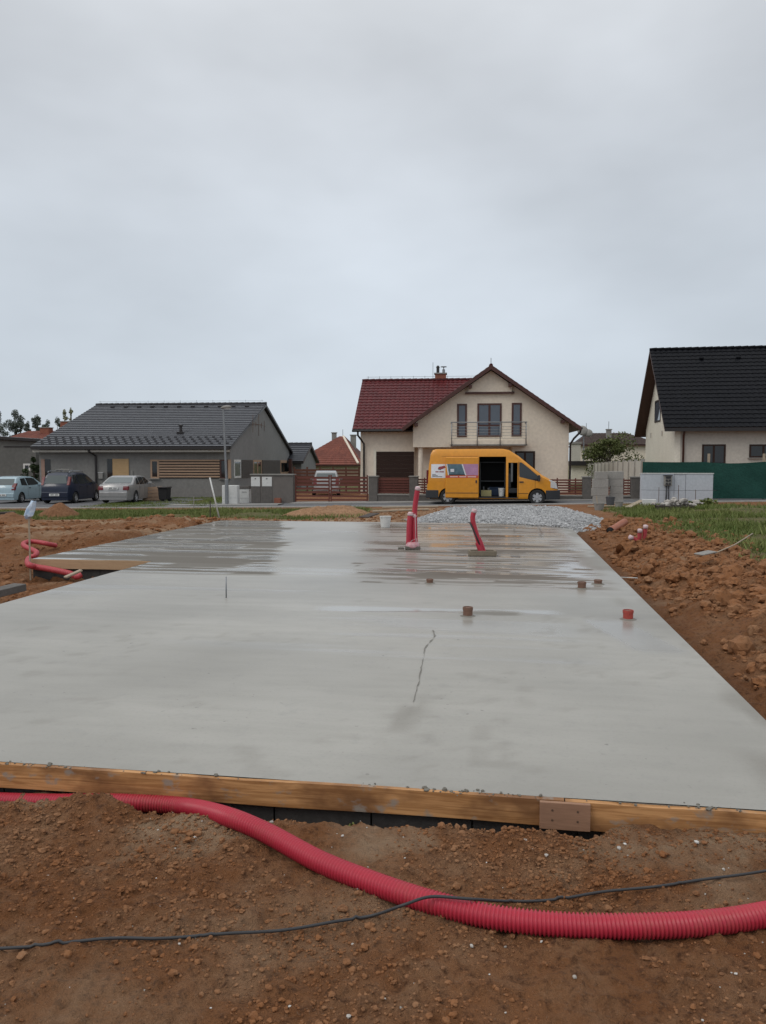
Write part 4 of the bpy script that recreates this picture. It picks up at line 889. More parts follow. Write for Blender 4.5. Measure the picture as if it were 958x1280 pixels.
# ------------------------------------------------------------------ cream house with red roof
H = Fr(516.4, 46.5, 5.5)
hc = H.root('cream_house', 'cream rendered house with dark red tiled roof and a balcony in its gable', 'house')
W = H.at(710.5, 600)[0]; zU = H.at(516, 559)[1]; ov = .6
za = H.at(612, 456.8, -ov)[1]; xt = H.at(726, 534, -ov)[0]; zt = H.at(727, 533.6, -ov)[1]; xm = W/2; oh = xt-W
k_ = (za-zt)/(xm+oh); Yb = 10.0
zwl = zt+k_*oh-.18
# upper gable volume and ground floor
MB().prism([(0, zU), (W, zU), (W, zwl), (xm, za-.22), (0, zwl)], 0, Yb).build('gable_wall', M['cream'], hc)
MB().box(.01, 1.5, -.3, W-.004, Yb-.05, zU-.001).build('ground_floor_wall', M['cream'], hc)
MB().box(H.at(640, 600)[0], .004, -.3, W-.002, 1.51, zU-.002).build('porch_wall', M['cream'], hc)
cx = H.at(526, 600, .3)[0]; MB().lathe([(.16, -.3), (.15, .1), (.14, zU-.05), (.17, zU-.04), (.17, zU-.003)], 20, (cx, .25, 0)).build('column', M['cream'], hc, smooth=True, auto=40)
# garage wing
yw = 1.2; ye = .65; ze = H.at(475, 536.8, ye)[1]; yr = ye+5.05; zr = H.at(520, 475.6, yr)[1]; xg = H.at(451, 600, yw)[0]
x0r = H.at(440.5, 537, ye)[0]
MB().prism([(yw, -.3), (2*yr-yw, -.3), (2*yr-yw, ze+.25), (yr, zr-.25), (yw, ze+.25)], xg, 0.02, 'x').build('garage_wall', M['cream'], hc)
rf = gable_roof(hc, x0r, xm+1.0, ye, ze, yr, zr, 2*yr-ye, M['tile_red'], .30, .36, .035, .03, .15, M['brown'])
# gable roof: ridge runs into the depth
Lv = math.hypot(xm+oh, za-zt)
r2 = tiles(hc, (-oh, -ov, zt), (0, 1, 0), ((xm+oh)/Lv, 0, (za-zt)/Lv), Yb+ov+.3, Lv, .30, .36, .035, .03, M['tile_red'])
tiles(r2, (W+oh, -ov, zt), (0, 1, 0), (-(xm+oh)/Lv, 0, (za-zt)/Lv), Yb+ov+.3, Lv, .30, .36, .035, .03, M['tile_red'], 'opposite_slope')
MB().prism([(-oh, zt-.012), (xm, za-.012), (W+oh, zt-.012), (W+oh, zt-.17), (xm, za-.19), (-oh, zt-.17)], -ov+.004, Yb+.2).build('soffit', M['brown'], r2)
mb = MB()
for sgn in (0, 1):
    e = (-oh-.03, zt+.01) if not sgn else (W+oh+.03, zt+.01); a = (xm, za+.04)
    mb.prism([e, a, (a[0], a[1]-.26), (e[0], e[1]-.22)], -ov-.035, -ov)
mb.build('barge_board', M['brown'], r2)
mb = MB()
for k in range(30): y = -ov+k*.35; mb.tube([(xm, y, za+.02), (xm, y+.37, za+.04)], [.10, .12], 10)
mb.build('ridge_cap', M['tile_red'], r2, smooth=True, auto=50)
mb = MB()
for px in (588, 637, 521, 703):
    x_ = H.at(px, 500)[0]; zz = za-.22-k_*abs(x_-xm)-.10; mb.box(x_-.09, -ov+.04, zz-.12, x_+.09, .3, zz+.06)
mb.build('purlin_ends', M['brown'], r2)
# attic triangle
x0, z0 = H.at(585, 490, -.15); x1 = H.at(640, 490, -.15)[0]; kz = lambda x_: za-.24-k_*abs(x_-xm)
MB().prism([(x0, z0), (x1, z0), (x1, kz(x1)), (xm, kz(xm)), (x0, kz(x0))], -.16, -.005).build('attic_panel', M['cream'], hc)
MB().box(x0-.15, -.20, z0-.11, x1+.15, -.004, z0-.003).build('attic_trim', M['brown'], hc)
for r_, mu in (((571.7, 504.8, 583.7, 546.4), ()), ((597, 504.3, 627, 545.9), (.5,)), ((640, 503.6, 652, 545.4), ())):
    window(hc, H.rect(*r_), -.004, M['brown'], M['glass'], mu, .10, bars=(.36,) if not mu else (.34,))
q_ = H.rect(644, 564, 668.5, 606); window(hc, (q_[0], q_[1], q_[2], q_[3]), .0, M['dkbrown'], M['glass_dk'], (.5,), .10)
# balcony
bx0, bz0 = H.at(563.5, 557, -1.0); bx1, bz1 = H.at(659, 550.5, -1.0); zrl = H.at(610, 527.8, -1.0)[1]
bal = MB().box(bx0, -1.0, bz0+.08, bx1, -.002, bz1).build('balcony', M['cream'], hc)
MB().box(bx0-.02, -1.03, bz0, bx1+.02, -.003, bz0+.078).build('balcony_edge', M['cap'], bal)
mb = MB()
for x_ in (bx0+.06, bx0+(bx1-bx0)*.35, bx0+(bx1-bx0)*.65, bx1-.06): mb.tube([(x_, -1.05, bz0-.02), (x_, -1.05, zrl)], .025, 8)
mb.tube([(bx0, -1.05, zrl), (bx1, -1.05, zrl)], .03, 8)
for x_ in (bx0+.03, bx1-.03):
    mb.tube([(x_, -1.05, zrl), (x_, 0, zrl)], .028, 8)
    for k in range(5): z = bz1+.12+k*(zrl-bz1-.2)/5; mb.tube([(x_, -1.05, z), (x_, 0, z)], .011, 6)
for k in range(5): z = bz1+.12+k*(zrl-bz1-.2)/5; mb.tube([(bx0, -1.05, z), (bx1, -1.05, z)], .010, 6)
mb.build('railing', M['steel'], bal, smooth=True)
# garage door
q_ = H.rect(470.5, 564.5, 518.5, 590, yw); mb = MB()
for i in range(10): z = q_[3]*i/10; mb.box(q_[0], yw-.03, z+.006, min(q_[2], -.01), yw-.003, z+q_[3]/10-.002)
mb.build('garage_door', M['dkbrown'], hc)
MB().box(q_[0]-.16, yw-.02, 0, q_[0]-.004, yw-.002, q_[3]+.12).build('door_surround', M['cream_r'], hc)
# gutters and downpipes
mb = MB(); mb.tube([(x0r, ye-.07, ze-.08), (-.02, ye-.07, ze-.08)], .075, 10); gx_ = H.at(455.5, 600, yw)[0]
mb.tube([(x0r+.35, ye-.07, ze-.1), (x0r+.35, ye-.05, ze-.35), (gx_-.15, yw-.2, ze-.62), (gx_, yw-.10, ze-.85), (gx_, yw-.10, 0)], .06, 10); mb.build('gutter', M['gutter'], hc, smooth=True, auto=50)
mb = MB(); mb.tube([(W+oh+.06, -ov, zt-.08), (W+oh+.06, Yb, zt-.08)], .075, 10)
mb.tube([(W+oh+.03, -ov+.1, zt-.1), (W+oh, -ov+.12, zt-.3), (W+.25, -ov+.3, zt-.65), (W+.08, -.12, zt-.95), (W+.07, -.10, 0)], .06, 10); mb.build('downpipe', M['gutter'], hc, smooth=True, auto=50)
# chimney and rods
cxm, czm = H.at(551, 474, yr+.3); c_ = MB().box(cxm-.36, yr-.05, czm-1.2, cxm+.36, yr+.65, H.at(551, 467.5, yr)[1]).build('chimney', M['brick'], hc)
ct = H.at(551, 467.5, yr)[1]; MB().box(cxm-.42, yr-.1, ct+.003, cxm+.42, yr+.7, ct+.08).build('chimney_cap', M['cap'], c_)
mb = MB(); mb.lathe([(.10, 0), (.10, .35), (.13, .38), (.07, .5)], 10, (cxm-.18, yr+.3, ct+.08)); mb.build('flue', M['gutter'], c_)
mb = MB(); mb.lathe([(.09, 0), (.09, .25), (.03, .27), (.03, .38), (.2, .4), (.2, .44), (.001, .46)], 10, (cxm+.2, yr+.3, ct+.08)); mb.build('cowl', M['steel'], c_)
mb = MB(); mb.tube([(cxm-.5, yr, zr), (cxm-.5, yr, H.at(542, 453, yr)[1])], .016, 5); mb.tube([(xm, -.2, za), (xm, -.2, H.at(613, 448, 0)[1])], .02, 5); mb.tube([(x0r+.3, yr, zr+.25), (xm-.6, yr, zr+.25)], .01, 5)
for i in range(8): x_ = x0r+.4+i*.75; mb.tube([(x_, yr, zr+.05), (x_, yr, zr+.3)], .012, 5)
mb.build('lightning_rods', M['steel'], hc)

# ------------------------------------------------------------------ white house with black roof
H = Fr(842.7, 44, 9.3)
hw_ = H.root('white_house', 'pale rendered house with tall black tiled roof behind green netting', 'house')
ye = -.55; ze = H.at(860, 534.5, ye)[1]; s_ = 9.7; yr = s_/2; xov = H.at(831, 535, ye)[0]; zr = H.at(840, 437, yr)[1]; kk_ = (zr-ze)/(yr-ye); X1 = 16
zw = ze+kk_*.55-.2
MB().prism([(0, -.3), (s_, -.3), (s_, zw), (yr, zr-.25), (0, zw)], 0, .3, 'x').build('gable_wall', M['cream_r'], hw_)
MB().box(.302, .003, -.3, X1-.3, s_, zw).build('wall', M['base_r'], hw_)
gable_roof(hw_, xov, X1, ye, ze, yr, zr, s_+.55, M['tile_blk'], .32, .36, .035, .03, .18, M['soffit'])
MB().box(xov+.02, ye-.02, ze-.2, X1, ye+.06, ze-.01).build('fascia', M['gutter'], hw_)
q_ = H.rect(878, 555.5, 906.5, 590); window(hw_, (q_[0], .1, q_[2], q_[3]), 0, M['dkbrown'], M['glass_dk'], (.5,), .09)
q_ = H.rect(937, 555.5, 972, 572); window(hw_, q_, 0, M['dkbrown'], M['glass_dk'], (.5,), .09, sill=M['cap'])
ga, gz1 = H.atx(819.5, 501.5, 0); gb, gz0 = H.atx(826, 526.5, 0); window(hw_, (min(ga, gb), gz0, max(ga, gb), gz1), 0, M['dkbrown'], M['glass'], (), .09, Mx=SIDE_L(-.003))
dx = H.at(853, 600)[0]; MB().tube([(dx, -.35, ze-.15), (dx, -.1, ze-.4), (dx, -.08, .2)], .055, 10).build('downpipe', M['brown'], hw_, smooth=True)
for k in range(5): a = Vector((2.2+k*2.1, yr-.8, zr-.8*kk_)); MB().box(a.x-.12, a.y-.1, a.z+.03, a.x+.12, a.y+.1, a.z+.11).build('roof_vent', M['tile_blk'], hw_)
mb = MB()
for z_, yy in ((2.55, 6.5), (2.65, 3.6)): mb.lathe([(.14, 0), (.14, .05), (.09, .05), (.09, .02), (.001, .02)], 10, (0, 0, 0), 'y') if 0 else None
for yy, pz in ((H.atx(814, 544, 0)[0], H.atx(814, 544, 0)[1]), (H.atx(828, 541.5, 0)[0], H.atx(828, 541.5, 0)[1])): mb.box(-.04, yy-.15, pz-.15, -.003, yy+.15, pz+.15)
mb.build('wall_patch', M['base_r'], hw_)

# ------------------------------------------------------------------ street fence, gate, meter walls
def pier(par, px0, px1, pt, pb, yaw=8.8, name='pillar', F_=None): pass
A0, A1 = far(461, 628), far(802, 624.8)
fyaw = math.degrees(math.atan2(A0.y-A1.y, A1.x-A0.x)); H = Fr(461, A0.y, fyaw)
fe = H.root('street_fence', 'low grey masonry street fence with red brown slat panels behind the van', 'fence')
zp = H.at(470, 594.8)[1]; zpl = H.at(490, 617.5)[1]; zs1 = H.at(490, 597.0)[1]
piers = [(461, 472), (512, 522.5), (580, 591), (655, 666), (728.5, 739), (789, 802)]
PX = [(H.at(a, 610)[0], H.at(b, 610)[0]) for a, b in piers]
for (a, b) in PX:
    p_ = MB().box(a, -.03, -.3, b, .37, zp-.05).build('pillar', M['masonry'], fe, bevel=.01); MB().box(a-.03, -.06, zp-.047, b+.03, .40, zp).build('coping', M['cap'], p_)
for i in range(len(PX)-1):
    x0, x1 = PX[i][1]+.003, PX[i+1][0]-.003; MB().box(x0, .02, -.3, x1, .32, zpl-.06).build('plinth', M['masonry'], fe); MB().box(x0, -.01, zpl-.057, x1, .35, zpl).build('plinth_coping', M['cap'], fe)
    mb = MB(); nsl = 6; hgt = zs1-zpl-.05
    for k in range(nsl): z = zpl+.04+hgt*k/nsl; mb.box(x0+.01, .13, z, x1-.01, .16, z+hgt/nsl*.60)
    for x_ in (x0+.3, (x0+x1)/2, x1-.3): mb.box(x_-.03, .165, zpl+.02, x_+.03, .2, zs1)
    mb.build('slat_panel', M['slat'], fe)
    if i == 0:
        mb = MB()
        for k in range(nsl): z = zpl+.04+hgt*k/nsl+hgt/nsl*.5; mb.box(x0+.02, .205, z, x1-.02, .225, min(z+hgt/nsl*.6, zs1))
        mb.build('slat_backing', M['slat_bk'], fe)
# gate
G0, G1 = H.at(368, 600)[0], H.at(460, 600)[0]; gt = thing('slatted_gate', 'double leaf gate of red brown horizontal slats between grey piers', 'gate', fe.location, -H.yaw)
zg1 = H.at(420, 594.5)[1]; zg0 = zg1-1.22; gm = H.at(412, 600)[0]
for a, b in ((G0, gm-.02), (gm+.02, G1-.02)):
    mb = MB(); hs = (zg1-zg0)
    for k in range(7):
        z = zg0+hs*k/7; w = hs/7*(.55 if k > 1 else .42); mb.box(a+.06, .14, z+.02, b-.06, .165, z+.02+w)
    l_ = mb.build('gate_leaf', M['slat'], gt); MB().box(a, .12, zg0-.05, a+.058, .18, zg1+.03).build('leaf_post', M['slat'], l_); MB().box(b-.058, .12, zg0-.05, b, .18, zg1+.03).build('leaf_post', M['slat'], l_)
mb = MB()                                   # darker boards on the fence round the yard behind
by = 13; bx0_, bx1_ = H.at(368, 600, by)[0], H.at(449, 600, by)[0]
yb_ = thing('yard_fence', 'brown board fence at the back of the yard behind the gate', 'fence', fe.location, -H.yaw)
for k in range(5): mb.box(bx0_, by, .5+k*.2, bx1_, by+.03, .66+k*.2)
mb.build('board_panel', M['slat_bk'], yb_); mb = MB()
for k in range(6): x_ = bx0_+(bx1_-bx0_)*k/5; mb.box(x_-.05, by+.033, 0, x_+.05, by+.1, 1.6)
mb.build('post', M['slat_bk'], yb_)
mw0, mw1 = H.at(314, 600)[0], H.at(366.5, 600)[0]; ztop = H.at(340, 592.5)[1]
mw = thing('meter_wall', 'grey masonry meter wall with two white meter doors', 'wall', fe.location, -H.yaw)
MB().box(mw0, 0, -.45, mw1, .45, ztop-.06).build('wall', mat('brownish masonry', (.175, .155, .142), (.135, .122, .112), 5, .95, .5, 30), mw, bevel=.008); MB().box(mw0-.05, -.05, ztop-.057, mw1+.03, .5, ztop).build('coping', M['cap'], mw)
for a, b in ((313.9, 325.5), (327.8, 340.3)):
    q_ = H.rect(a, 596, b, 608); d_ = MB().box(max(q_[0], mw0+.01), -.03, q_[1], q_[2], -.003, q_[3]).build('meter_door', M['cabinet'], mw, bevel=.008); MB().lathe([(.03, 0), (.03, .01), (.001, .01)], 10, ((q_[0]+q_[2])/2, -.043, q_[3]-.09), 'y').build('lock', M['ink'], d_)
    MB().box(max(q_[0], mw0+.01), -.02, -.1, q_[2], -.003, q_[1]-.02).build('lower_panel', M['masonry'], mw)
q_ = H.rect(343.5, 622.5, 351.5, 628.5, -.2); mb = MB(); mb.box(q_[0], -.3, q_[1]-.02, q_[2], -.1, q_[3]); o = mb.build('clay_block', M['brick'], bevel=.01); o.location = fe.location; o.rotation_euler = (0, 0, -H.yaw); tag(o, 'single orange clay block at the foot of the meter wall', 'brick')
# utility cabinets
for nm_, lb, a, b, pt_, pb_ in (('utility_cabinet', 'slim white utility cabinet partly hidden by the lamp post', 277.8, 283, 607.2, 630.5), ('utility_cabinet', 'white two door utility cabinet just beside the lamp post', 285.5, 297.5, 607.2, 630.2), ('utility_cabinet', 'squat white cabinet with dark top next to the meter wall', 299, 312.3, 611.5, 629)):
    p = far((a+b)/2, pb_); s = p.y/F; w = (b-a)*s; h = (pb_-pt_)*s+.05; t = thing(nm_, lb, 'cabinet', (p.x, p.y, p.z-.03), R(-8), 'utility cabinets beside the lamp post')
    MB().box(-w/2, 0, 0, w/2, .32, h).build('body', M['cabinet'], t, bevel=.012)
    MB().box(-w/2+.02, -.015, h*.36, w/2-.02, -.003, h-.03).build('door', M['white_pl'], t); MB().box(-w/2+.02, -.013, .04, w/2-.02, -.003, h*.33).build('base_panel', M['cabinet'], t)
    if 'squat' in lb: MB().box(-w/2-.02, -.03, h+.003, w/2+.02, .35, h+.13).build('top_cover', M['masonry'], t); MB().box(-.12, -.03, h*.78, .12, -.016, h*.80).build('vent_slot', M['ink'], t)
# street lamp
p = far(283.8, 631.5); t = thing('street_lamp', 'slim grey street lamp standing before the grey bungalow', 'street lamp', (p.x, p.y, p.z-.05)); zt_ = hit(281, 509, (0, 1, 0), p.y).z-p.z
MB().tube([(0, 0, 0), (0, 0, 1.25), (-.005, 0, 1.27), (-.11, 0, zt_)], [.088, .088, .058, .042], 14).build('pole', M['steel'], t, smooth=True, auto=40)
mb = MB(); mb.add([], []); V, Fc = ico(2); mb.add([(-.11+.14+a[0]*.26, a[1]*.12, zt_+.05+a[2]*.085+.07*a[0]*.3) for a in V], [tuple(f) for f in Fc]); hd = mb.build('lamp_head', M['cap'], t, smooth=True)
mb = MB(); mb.add([(-.11+.16+a[0]*.19, a[1]*.09, zt_-.005+a[2]*.05) for a in V], [tuple(f) for f in Fc]); mb.build('lamp_glass', M['lampwht'], hd, smooth=True)
# bin and wooden crate in front of the bungalow
p = far(203.5, 623.5); p = hit(203.5, 622.5, (0, 1, 0), 41.5); s = p.y/F; t = thing('wheelie_bin', 'black wheeled bin standing against the grey bungalow', 'bin', (p.x, p.y, float(zfar(p.x, p.y))), R(-5)); h = 19*s
MB().prism([(-.21, .12), (.21, .12), (.26, h*.9), (-.26, h*.9)], 0, .6).build('body', M['interior'], t, bevel=.02); MB().box(-.28, -.06, h*.9+.004, .28, .66, h).build('lid', M['gutter'], t, bevel=.02)
for sx in (-.2, .2): MB().lathe([(.02, -.03), (.11, -.03), (.11, .03), (.02, .03)], 14, (sx, .5, .11), 'y').build('wheel', M['rubber'], t)
p = hit(190, 613, (0, 1, 0), 42.5); s = p.y/F; t = thing('timber_crate', 'pale timber crate behind the silver saloon car', 'crate', (p.x, p.y, float(zfar(p.x, p.y)))); h = .8; mb = MB()
for y_ in (0, .67):
    mb = MB()
    for k in range(4): mb.box(-.5, y_, .05+k*.19, .4, y_+.03, .21+k*.19)
    mb.build('slat_side', M['larch'], t)
mb = MB()
for sx in (-.49, .33): mb.box(sx, .033, 0, sx+.06, .667, h)
mb.build('ends', M['larch'], t)

# insulated wall with meter box, green net, panel fence
B0, B1 = far(802, 631), far(891.5, 630.5); iy = math.degrees(math.atan2(B0.y-B1.y, B1.x-B0.x)); H = Fr(802, B0.y, 8.0, float(height(B0.x, B0.y, False))-.1)
iw = H.root('insulated_wall', 'wall clad in pale grey insulation boards with a meter box', 'wall')
xw = H.at(891.5, 610)[0]; zi = H.at(840, 592.3)[1]
for a, b in ((0, .46), (.463, .62), (.623, 1)):
    MB().box(xw*a+.002, 0 if a != .463 else .01, -.3, xw*b-.002, .3, zi).build('insulation_board', M['eps'], iw, bevel=.004)
MB().box(-.02, -.02, zi+.003, xw+.02, .32, zi+.03).build('capping', M['cabinet'], iw)
q_ = H.rect(830, 594.5, 839, 607); b_ = MB().box(q_[0], -.16, q_[1], q_[2], -.004, q_[3]).build('meter_box', M['cap'], iw, bevel=.01); MB().box(q_[0]-.03, -.2, q_[3]+.003, q_[2]+.03, -.004, q_[3]+.03).build('box_hood', M['grey_pl'], b_)
mb = MB(); w = q_[2]-q_[0]; h = q_[3]-q_[1]
for i in range(2):
    for j in range(2): cx_, cz_ = q_[0]+w*(.3+.4*i), q_[1]+h*(.18+.34*j); mb.lathe([(.001, 0), (.045, 0), (.045, .03), (.001, .03)], 10, (cx_, -.195, cz_), 'y')
mb.box(q_[0]+.05, -.175, q_[3]-h*.3, q_[2]-.05, -.162, q_[3]-.03); mb.build('sockets', M['ink'], b_)
mb = MB(); mb.tube([(q_[0]+w*.35, -.08, q_[1]), (q_[0]+w*.33, -.07, .5), (q_[0]+w*.3, -.06, 0)], .025, 8); mb.tube([(q_[0]+w*.65, -.08, q_[1]), (q_[0]+w*.66, -.07, .5), (q_[0]+w*.7, -.06, 0)], .02, 8); mb.build('cable_feed', M['cable'], b_, smooth=True)
t = thing('string_line', 'string line stretched between thin rods before the insulated wall', 'string line', (H.o.x, H.o.y, H.z0), -H.yaw)
zz = H.at(840, 612.5, -.5)[1]; mb = MB(); mb.tube([(-.1, -.5, zz), (xw*.5, -.5, zz-.02), (xw+.0, -.5, zz)], .006, 5); mb.build('cord', M['ink'], t); mb = MB()
for px, top in ((824, 609), (848.5, 606.5), (870, 612)): x_ = H.at(px, 610, -.5)[0]; mb.tube([(x_, -.5, -.2), (x_, -.5, H.at(px, top, -.5)[1])], .011, 6)
mb.build('rod', M['dark_steel'], t)
# pallet with rubble
p = far(843, 640); t = thing('pallet', 'old timber pallet lying in the grass before the insulated wall', 'pallet', (p.x, p.y, float(height(p.x, p.y, False))+.03), R(-14)); mb = MB()
for k in range(7): mb.box(-.6, -.4+k*.12, .11, .6, -.31+k*.12, .13)
mb.build('deck', M['dkplank'], t); mb = MB()
for y in (-.38, -.02, .3): mb.box(-.59, y, 0, .59, y+.1, .107)
mb.build('bearers', M['dkplank'], t)
gg = np.random.default_rng(12); Pr = np.stack([p.x+gg.normal(.1, .38, 46), p.y+gg.normal(0, .22, 46), np.full(46, t.location.z+.13)+np.abs(gg.normal(0, .09, 46))], 1)
stuff(rocks('rubble', Pr, gg.uniform(.05, .13, 46), mat('pale rubble', (.50, .48, .45), (.3, .27, .24), 6, .9), 1, .7, .3, 9), 'pale block rubble piled on the old pallet', 'rubble')
q = far(811.5, 632.5); tag(MB(Matrix.Translation((q.x, q.y, float(height(q.x, q.y)))) @ Matrix.Rotation(R(-12), 4, 'Z')).box(-.26, -.12, 0, .26, .12, .26).build('foam_block', M['white_pl'], bevel=.01), 'white foam block on the ground beside the rubble pallet', 'block')
# aerated blocks
BL = [(741, 758.5, 629, 620, 0), (740.6, 761, 620, 610.2, 0), (741, 761, 610.2, 599, 0), (743.5, 759.5, 599, 589.6, 0), (762.5, 779.5, 627.5, 617.5, .3), (762.8, 779.5, 617.5, 608, .3), (762, 779.5, 608, 599, .3), (760.5, 780, 599, 589.2, .3)]
pos = ['bottom', 'second', 'third', 'top']; H = Fr(741, far(741, 630).y, 9, float(height(far(741, 630).x, far(741, 630).y, False))-.02)
for k, (a, b, b0, t0, yy) in enumerate(BL):
    x0, z0 = H.at(a, b0, yy); x1, z1 = H.at(b, t0, yy); x0 += random.uniform(-.02, .02); o = MB().box(x0, yy, max(z0, 0 if k % 4 else -.1)+.004, x1, yy+.3, z1-.002).build('aerated_block', M['aac'], bevel=.012); o.location = (H.o.x, H.o.y, H.z0); o.rotation_euler = (0, 0, -H.yaw)
    tag(o, '%s grey aerated block %s the %s' % (pos[k % 4], 'from below of' if k % 4 in (1, 2) else 'of', ('stack behind the mortar tub', 'stack beside the fence pillar')[k//4]), 'block', 'grey aerated blocks stacked by the fence')
# green netting
C0 = far(803, 627); H = Fr(803, C0.y+.7, 8.8, float(zfar(C0.x, C0.y)))
t = H.root('shade_net', 'dark green shade netting stretched before the white house', 'netting'); n1, n2 = 90, 16; zt_ = H.at(850, 577.3)[1]; zb_ = H.at(900, 623)[1]; xe = 14.0
aa = np.linspace(0, xe, n1); bb = np.linspace(0, 1, n2); A_, B_ = np.meshgrid(aa, bb)
Zt = zt_+.06*np.sin(A_*1.3)*.4-.04*np.abs(np.sin(A_*math.pi/2.5)); Zz = zb_+(Zt-zb_)*B_; Yy = .16*(fbm(A_*.9, B_*1.2, 4, 19)-.5)+.10*np.sin((A_*1.1+B_*2.2)*2.2)*(1-B_*.6)*fbm(A_*.6, B_, 2, 20)
npmesh('net_sheet', np.stack([A_, Yy, Zz], -1).reshape(-1, 3), grid_faces(n2, n1), M['net'], None, True, t)
for px in (804, 886, 955, 1010): x_ = H.at(px, 600, .12)[0]; MB().box(x_-.045, .14, -.3, x_+.045, .22, H.at(px, 567 if px > 820 else 577, .12)[1]).build('post', M['plank'], t)
struct(MB().box(-.2, -.9, -.25, 16, -.65, .0).build('kerb', M['kerb'])); k_o = bpy.data.objects['kerb.001'] if 'kerb.001' in bpy.data.objects else None
if k_o: k_o.location = (H.o.x, H.o.y, H.z0+.06); k_o.rotation_euler = (0, 0, -H.yaw)
# pale panel fence running back from the street
t = thing('panel_fence', 'whitewashed concrete panel fence running back between two houses', 'fence', (xpx(803, 36.8), 36.8, 0), R(-9))
for k in range(20):
    y0, y1 = k*2.0, k*2.0+2; z0_, z1_ = 1.70-.0085*y0, 1.70-.0085*y1
    mb = MB(); mb.prism([(y0+.08, -.5), (y1-.08, -.5), (y1-.08, z1_-.02), (y0+.08, z0_-.02)], -.03, .03, 'x'); mb.build('panel', M['panelw'], t)
    MB().box(-.08, y0-.07, -.5, .08, y0+.07, z0_+.06).build('post', M['panelg'], t)

# ------------------------------------------------------------------ vegetation
def leaves(name, par, cen, rad, n, size, m, seed, m2=None):
    g2 = np.random.default_rng(seed); Pn = []
    for (c, r, k) in zip(cen, rad, n):
        d = g2.normal(0, 1, (k, 3)); d /= np.linalg.norm(d, axis=1)[:, None]; rr = g2.random(k)**.45; Pn.append(np.array(c)+d*rr[:, None]*np.array(r))
    Pn = np.concatenate(Pn); k = len(Pn); a = g2.normal(0, 1, (k, 3)); a /= np.linalg.norm(a, axis=1)[:, None]; b = np.cross(a, g2.normal(0, 1, (k, 3))); b /= np.linalg.norm(b, axis=1)[:, None]
    s = size*g2.uniform(.6, 1.4, k)[:, None]; V = np.stack([Pn-a*s, Pn+b*s*.6, Pn+a*s, Pn-b*s*.6], 1).reshape(-1, 3)
    return npmesh(name, V, np.arange(4*k).reshape(-1, 4), m, {'rnd': np.repeat(g2.random(k), 4)}, False, par)
def tree(name, lb, px, D, ztop_px, wpx, m, seed, trunk=.35, nl=900, ls=.16, grp=None, low=.25):
    x_ = xpx(px, D); z0 = float(zfar(x_, D)); h = zpx(ztop_px, D)-z0; r = wpx/2/F*D; g2 = random.Random(seed); t = thing(name, lb, 'tree' if trunk else 'shrub', (x_, D, z0), 0, grp)
    mb = MB(); mb.tube([(0, 0, 0), (.05, .02, h*.4), (-.03, .03, h*.9)], [h*.022+.03, h*.016+.02, .015], 8); cen = []; rad = []; num = []
    for k in range(13):
        a = g2.random()*6.28; q_ = g2.uniform(.25, .8); zz = h*(low+(1-low)*g2.uniform(.08, .88)); f_ = math.sin(math.pi*min(.95, max(.12, (zz/h-low)/(1-low)*.9+.08)))
        c = (math.cos(a)*r*q_*f_, math.sin(a)*r*q_*f_, zz); cen.append(c); rr = r*g2.uniform(.22, .5); rad.append((rr, rr, rr*.75)); num.append(int(nl/13*g2.uniform(.6, 1.4)))
        mb.tube([(0, 0, zz*.75), tuple(v*.55+w*.45 for v, w in zip(c, (0, 0, zz*.85))), c], [.03+h*.006, .025, .01], 5)
    cen.append((0, 0, h*.93)); rad.append((r*.3, r*.3, h*.07)); num.append(int(nl/13))
    mb.build('trunk', M['bark'], t, smooth=True); leaves('crown', t, cen, rad, num, ls, m, seed)
GT = 'trees on the skyline beyond the orange roofs'
tree('tree', 'tallest dark tree on the skyline by the photo edge', 22, 118, 512, 30, M['leaf_haze'], 3, nl=5850, ls=.095, grp=GT, low=.1)
tree('tree', 'dark dense tree cut by the photo edge on the skyline', 0, 116, 512, 30, M['leaf_haze'], 4, nl=4680, ls=.095, grp=GT, low=.1)
tree('tree', 'slim thin tree between the dense tree and the round crowned trees', 28, 120, 524, 13, M['leaf_haze'], 5, nl=1950, ls=.095, grp=GT, low=.3)
tree('tree', 'small round tree just left of the chimneys on the skyline', 37.5, 118, 526, 15, M['leaf_haze'], 6, nl=1950, ls=.095, grp=GT, low=.5)
tree('tree', 'round crowned tree rising above the brick chimneys', 48.5, 118, 518, 18, M['leaf_haze'], 7, nl=2535, ls=.095, grp=GT, low=.6)
tree('tree', 'small dark tree between the chimneys and the bungalow roof', 62, 116, 524, 20, M['leaf_haze'], 8, nl=2535, ls=.095, grp=GT, low=.4)
tree('tree', 'dark tree half hidden behind the sloping bungalow roof', 74, 116, 521, 22, M['leaf_haze'], 9, nl=3120, ls=.095, grp=GT, low=.3)
tree('tree', 'pale yellowish tree peeping over the bungalow roof', 83, 112, 511, 14, M['leaf_pale'], 10, nl=2340, ls=.095, grp=GT, low=.5)
tree('tree', 'second pale tree peeping over the bungalow roof edge', 91, 112, 509.5, 8, M['leaf_pale'], 11, nl=1170, ls=.095, grp=GT, low=.6)
tree('tree', 'broad olive tree before the brown roofed house', 762, 58, 548, 88, M['leaf_ol'], 12, nl=7500, ls=.075, low=.15)
tree('shrub', 'tall dark shrub beside the grey bungalow corner', 43, 48, 571, 18, M['leaf_sh'], 13, 0, 900, .09, low=.1)
tree('shrub', 'low dark shrub below the small window of the flat roofed building', 33, 49, 586, 28, M['leaf_sh'], 14, 0, 900, .09, low=.05)
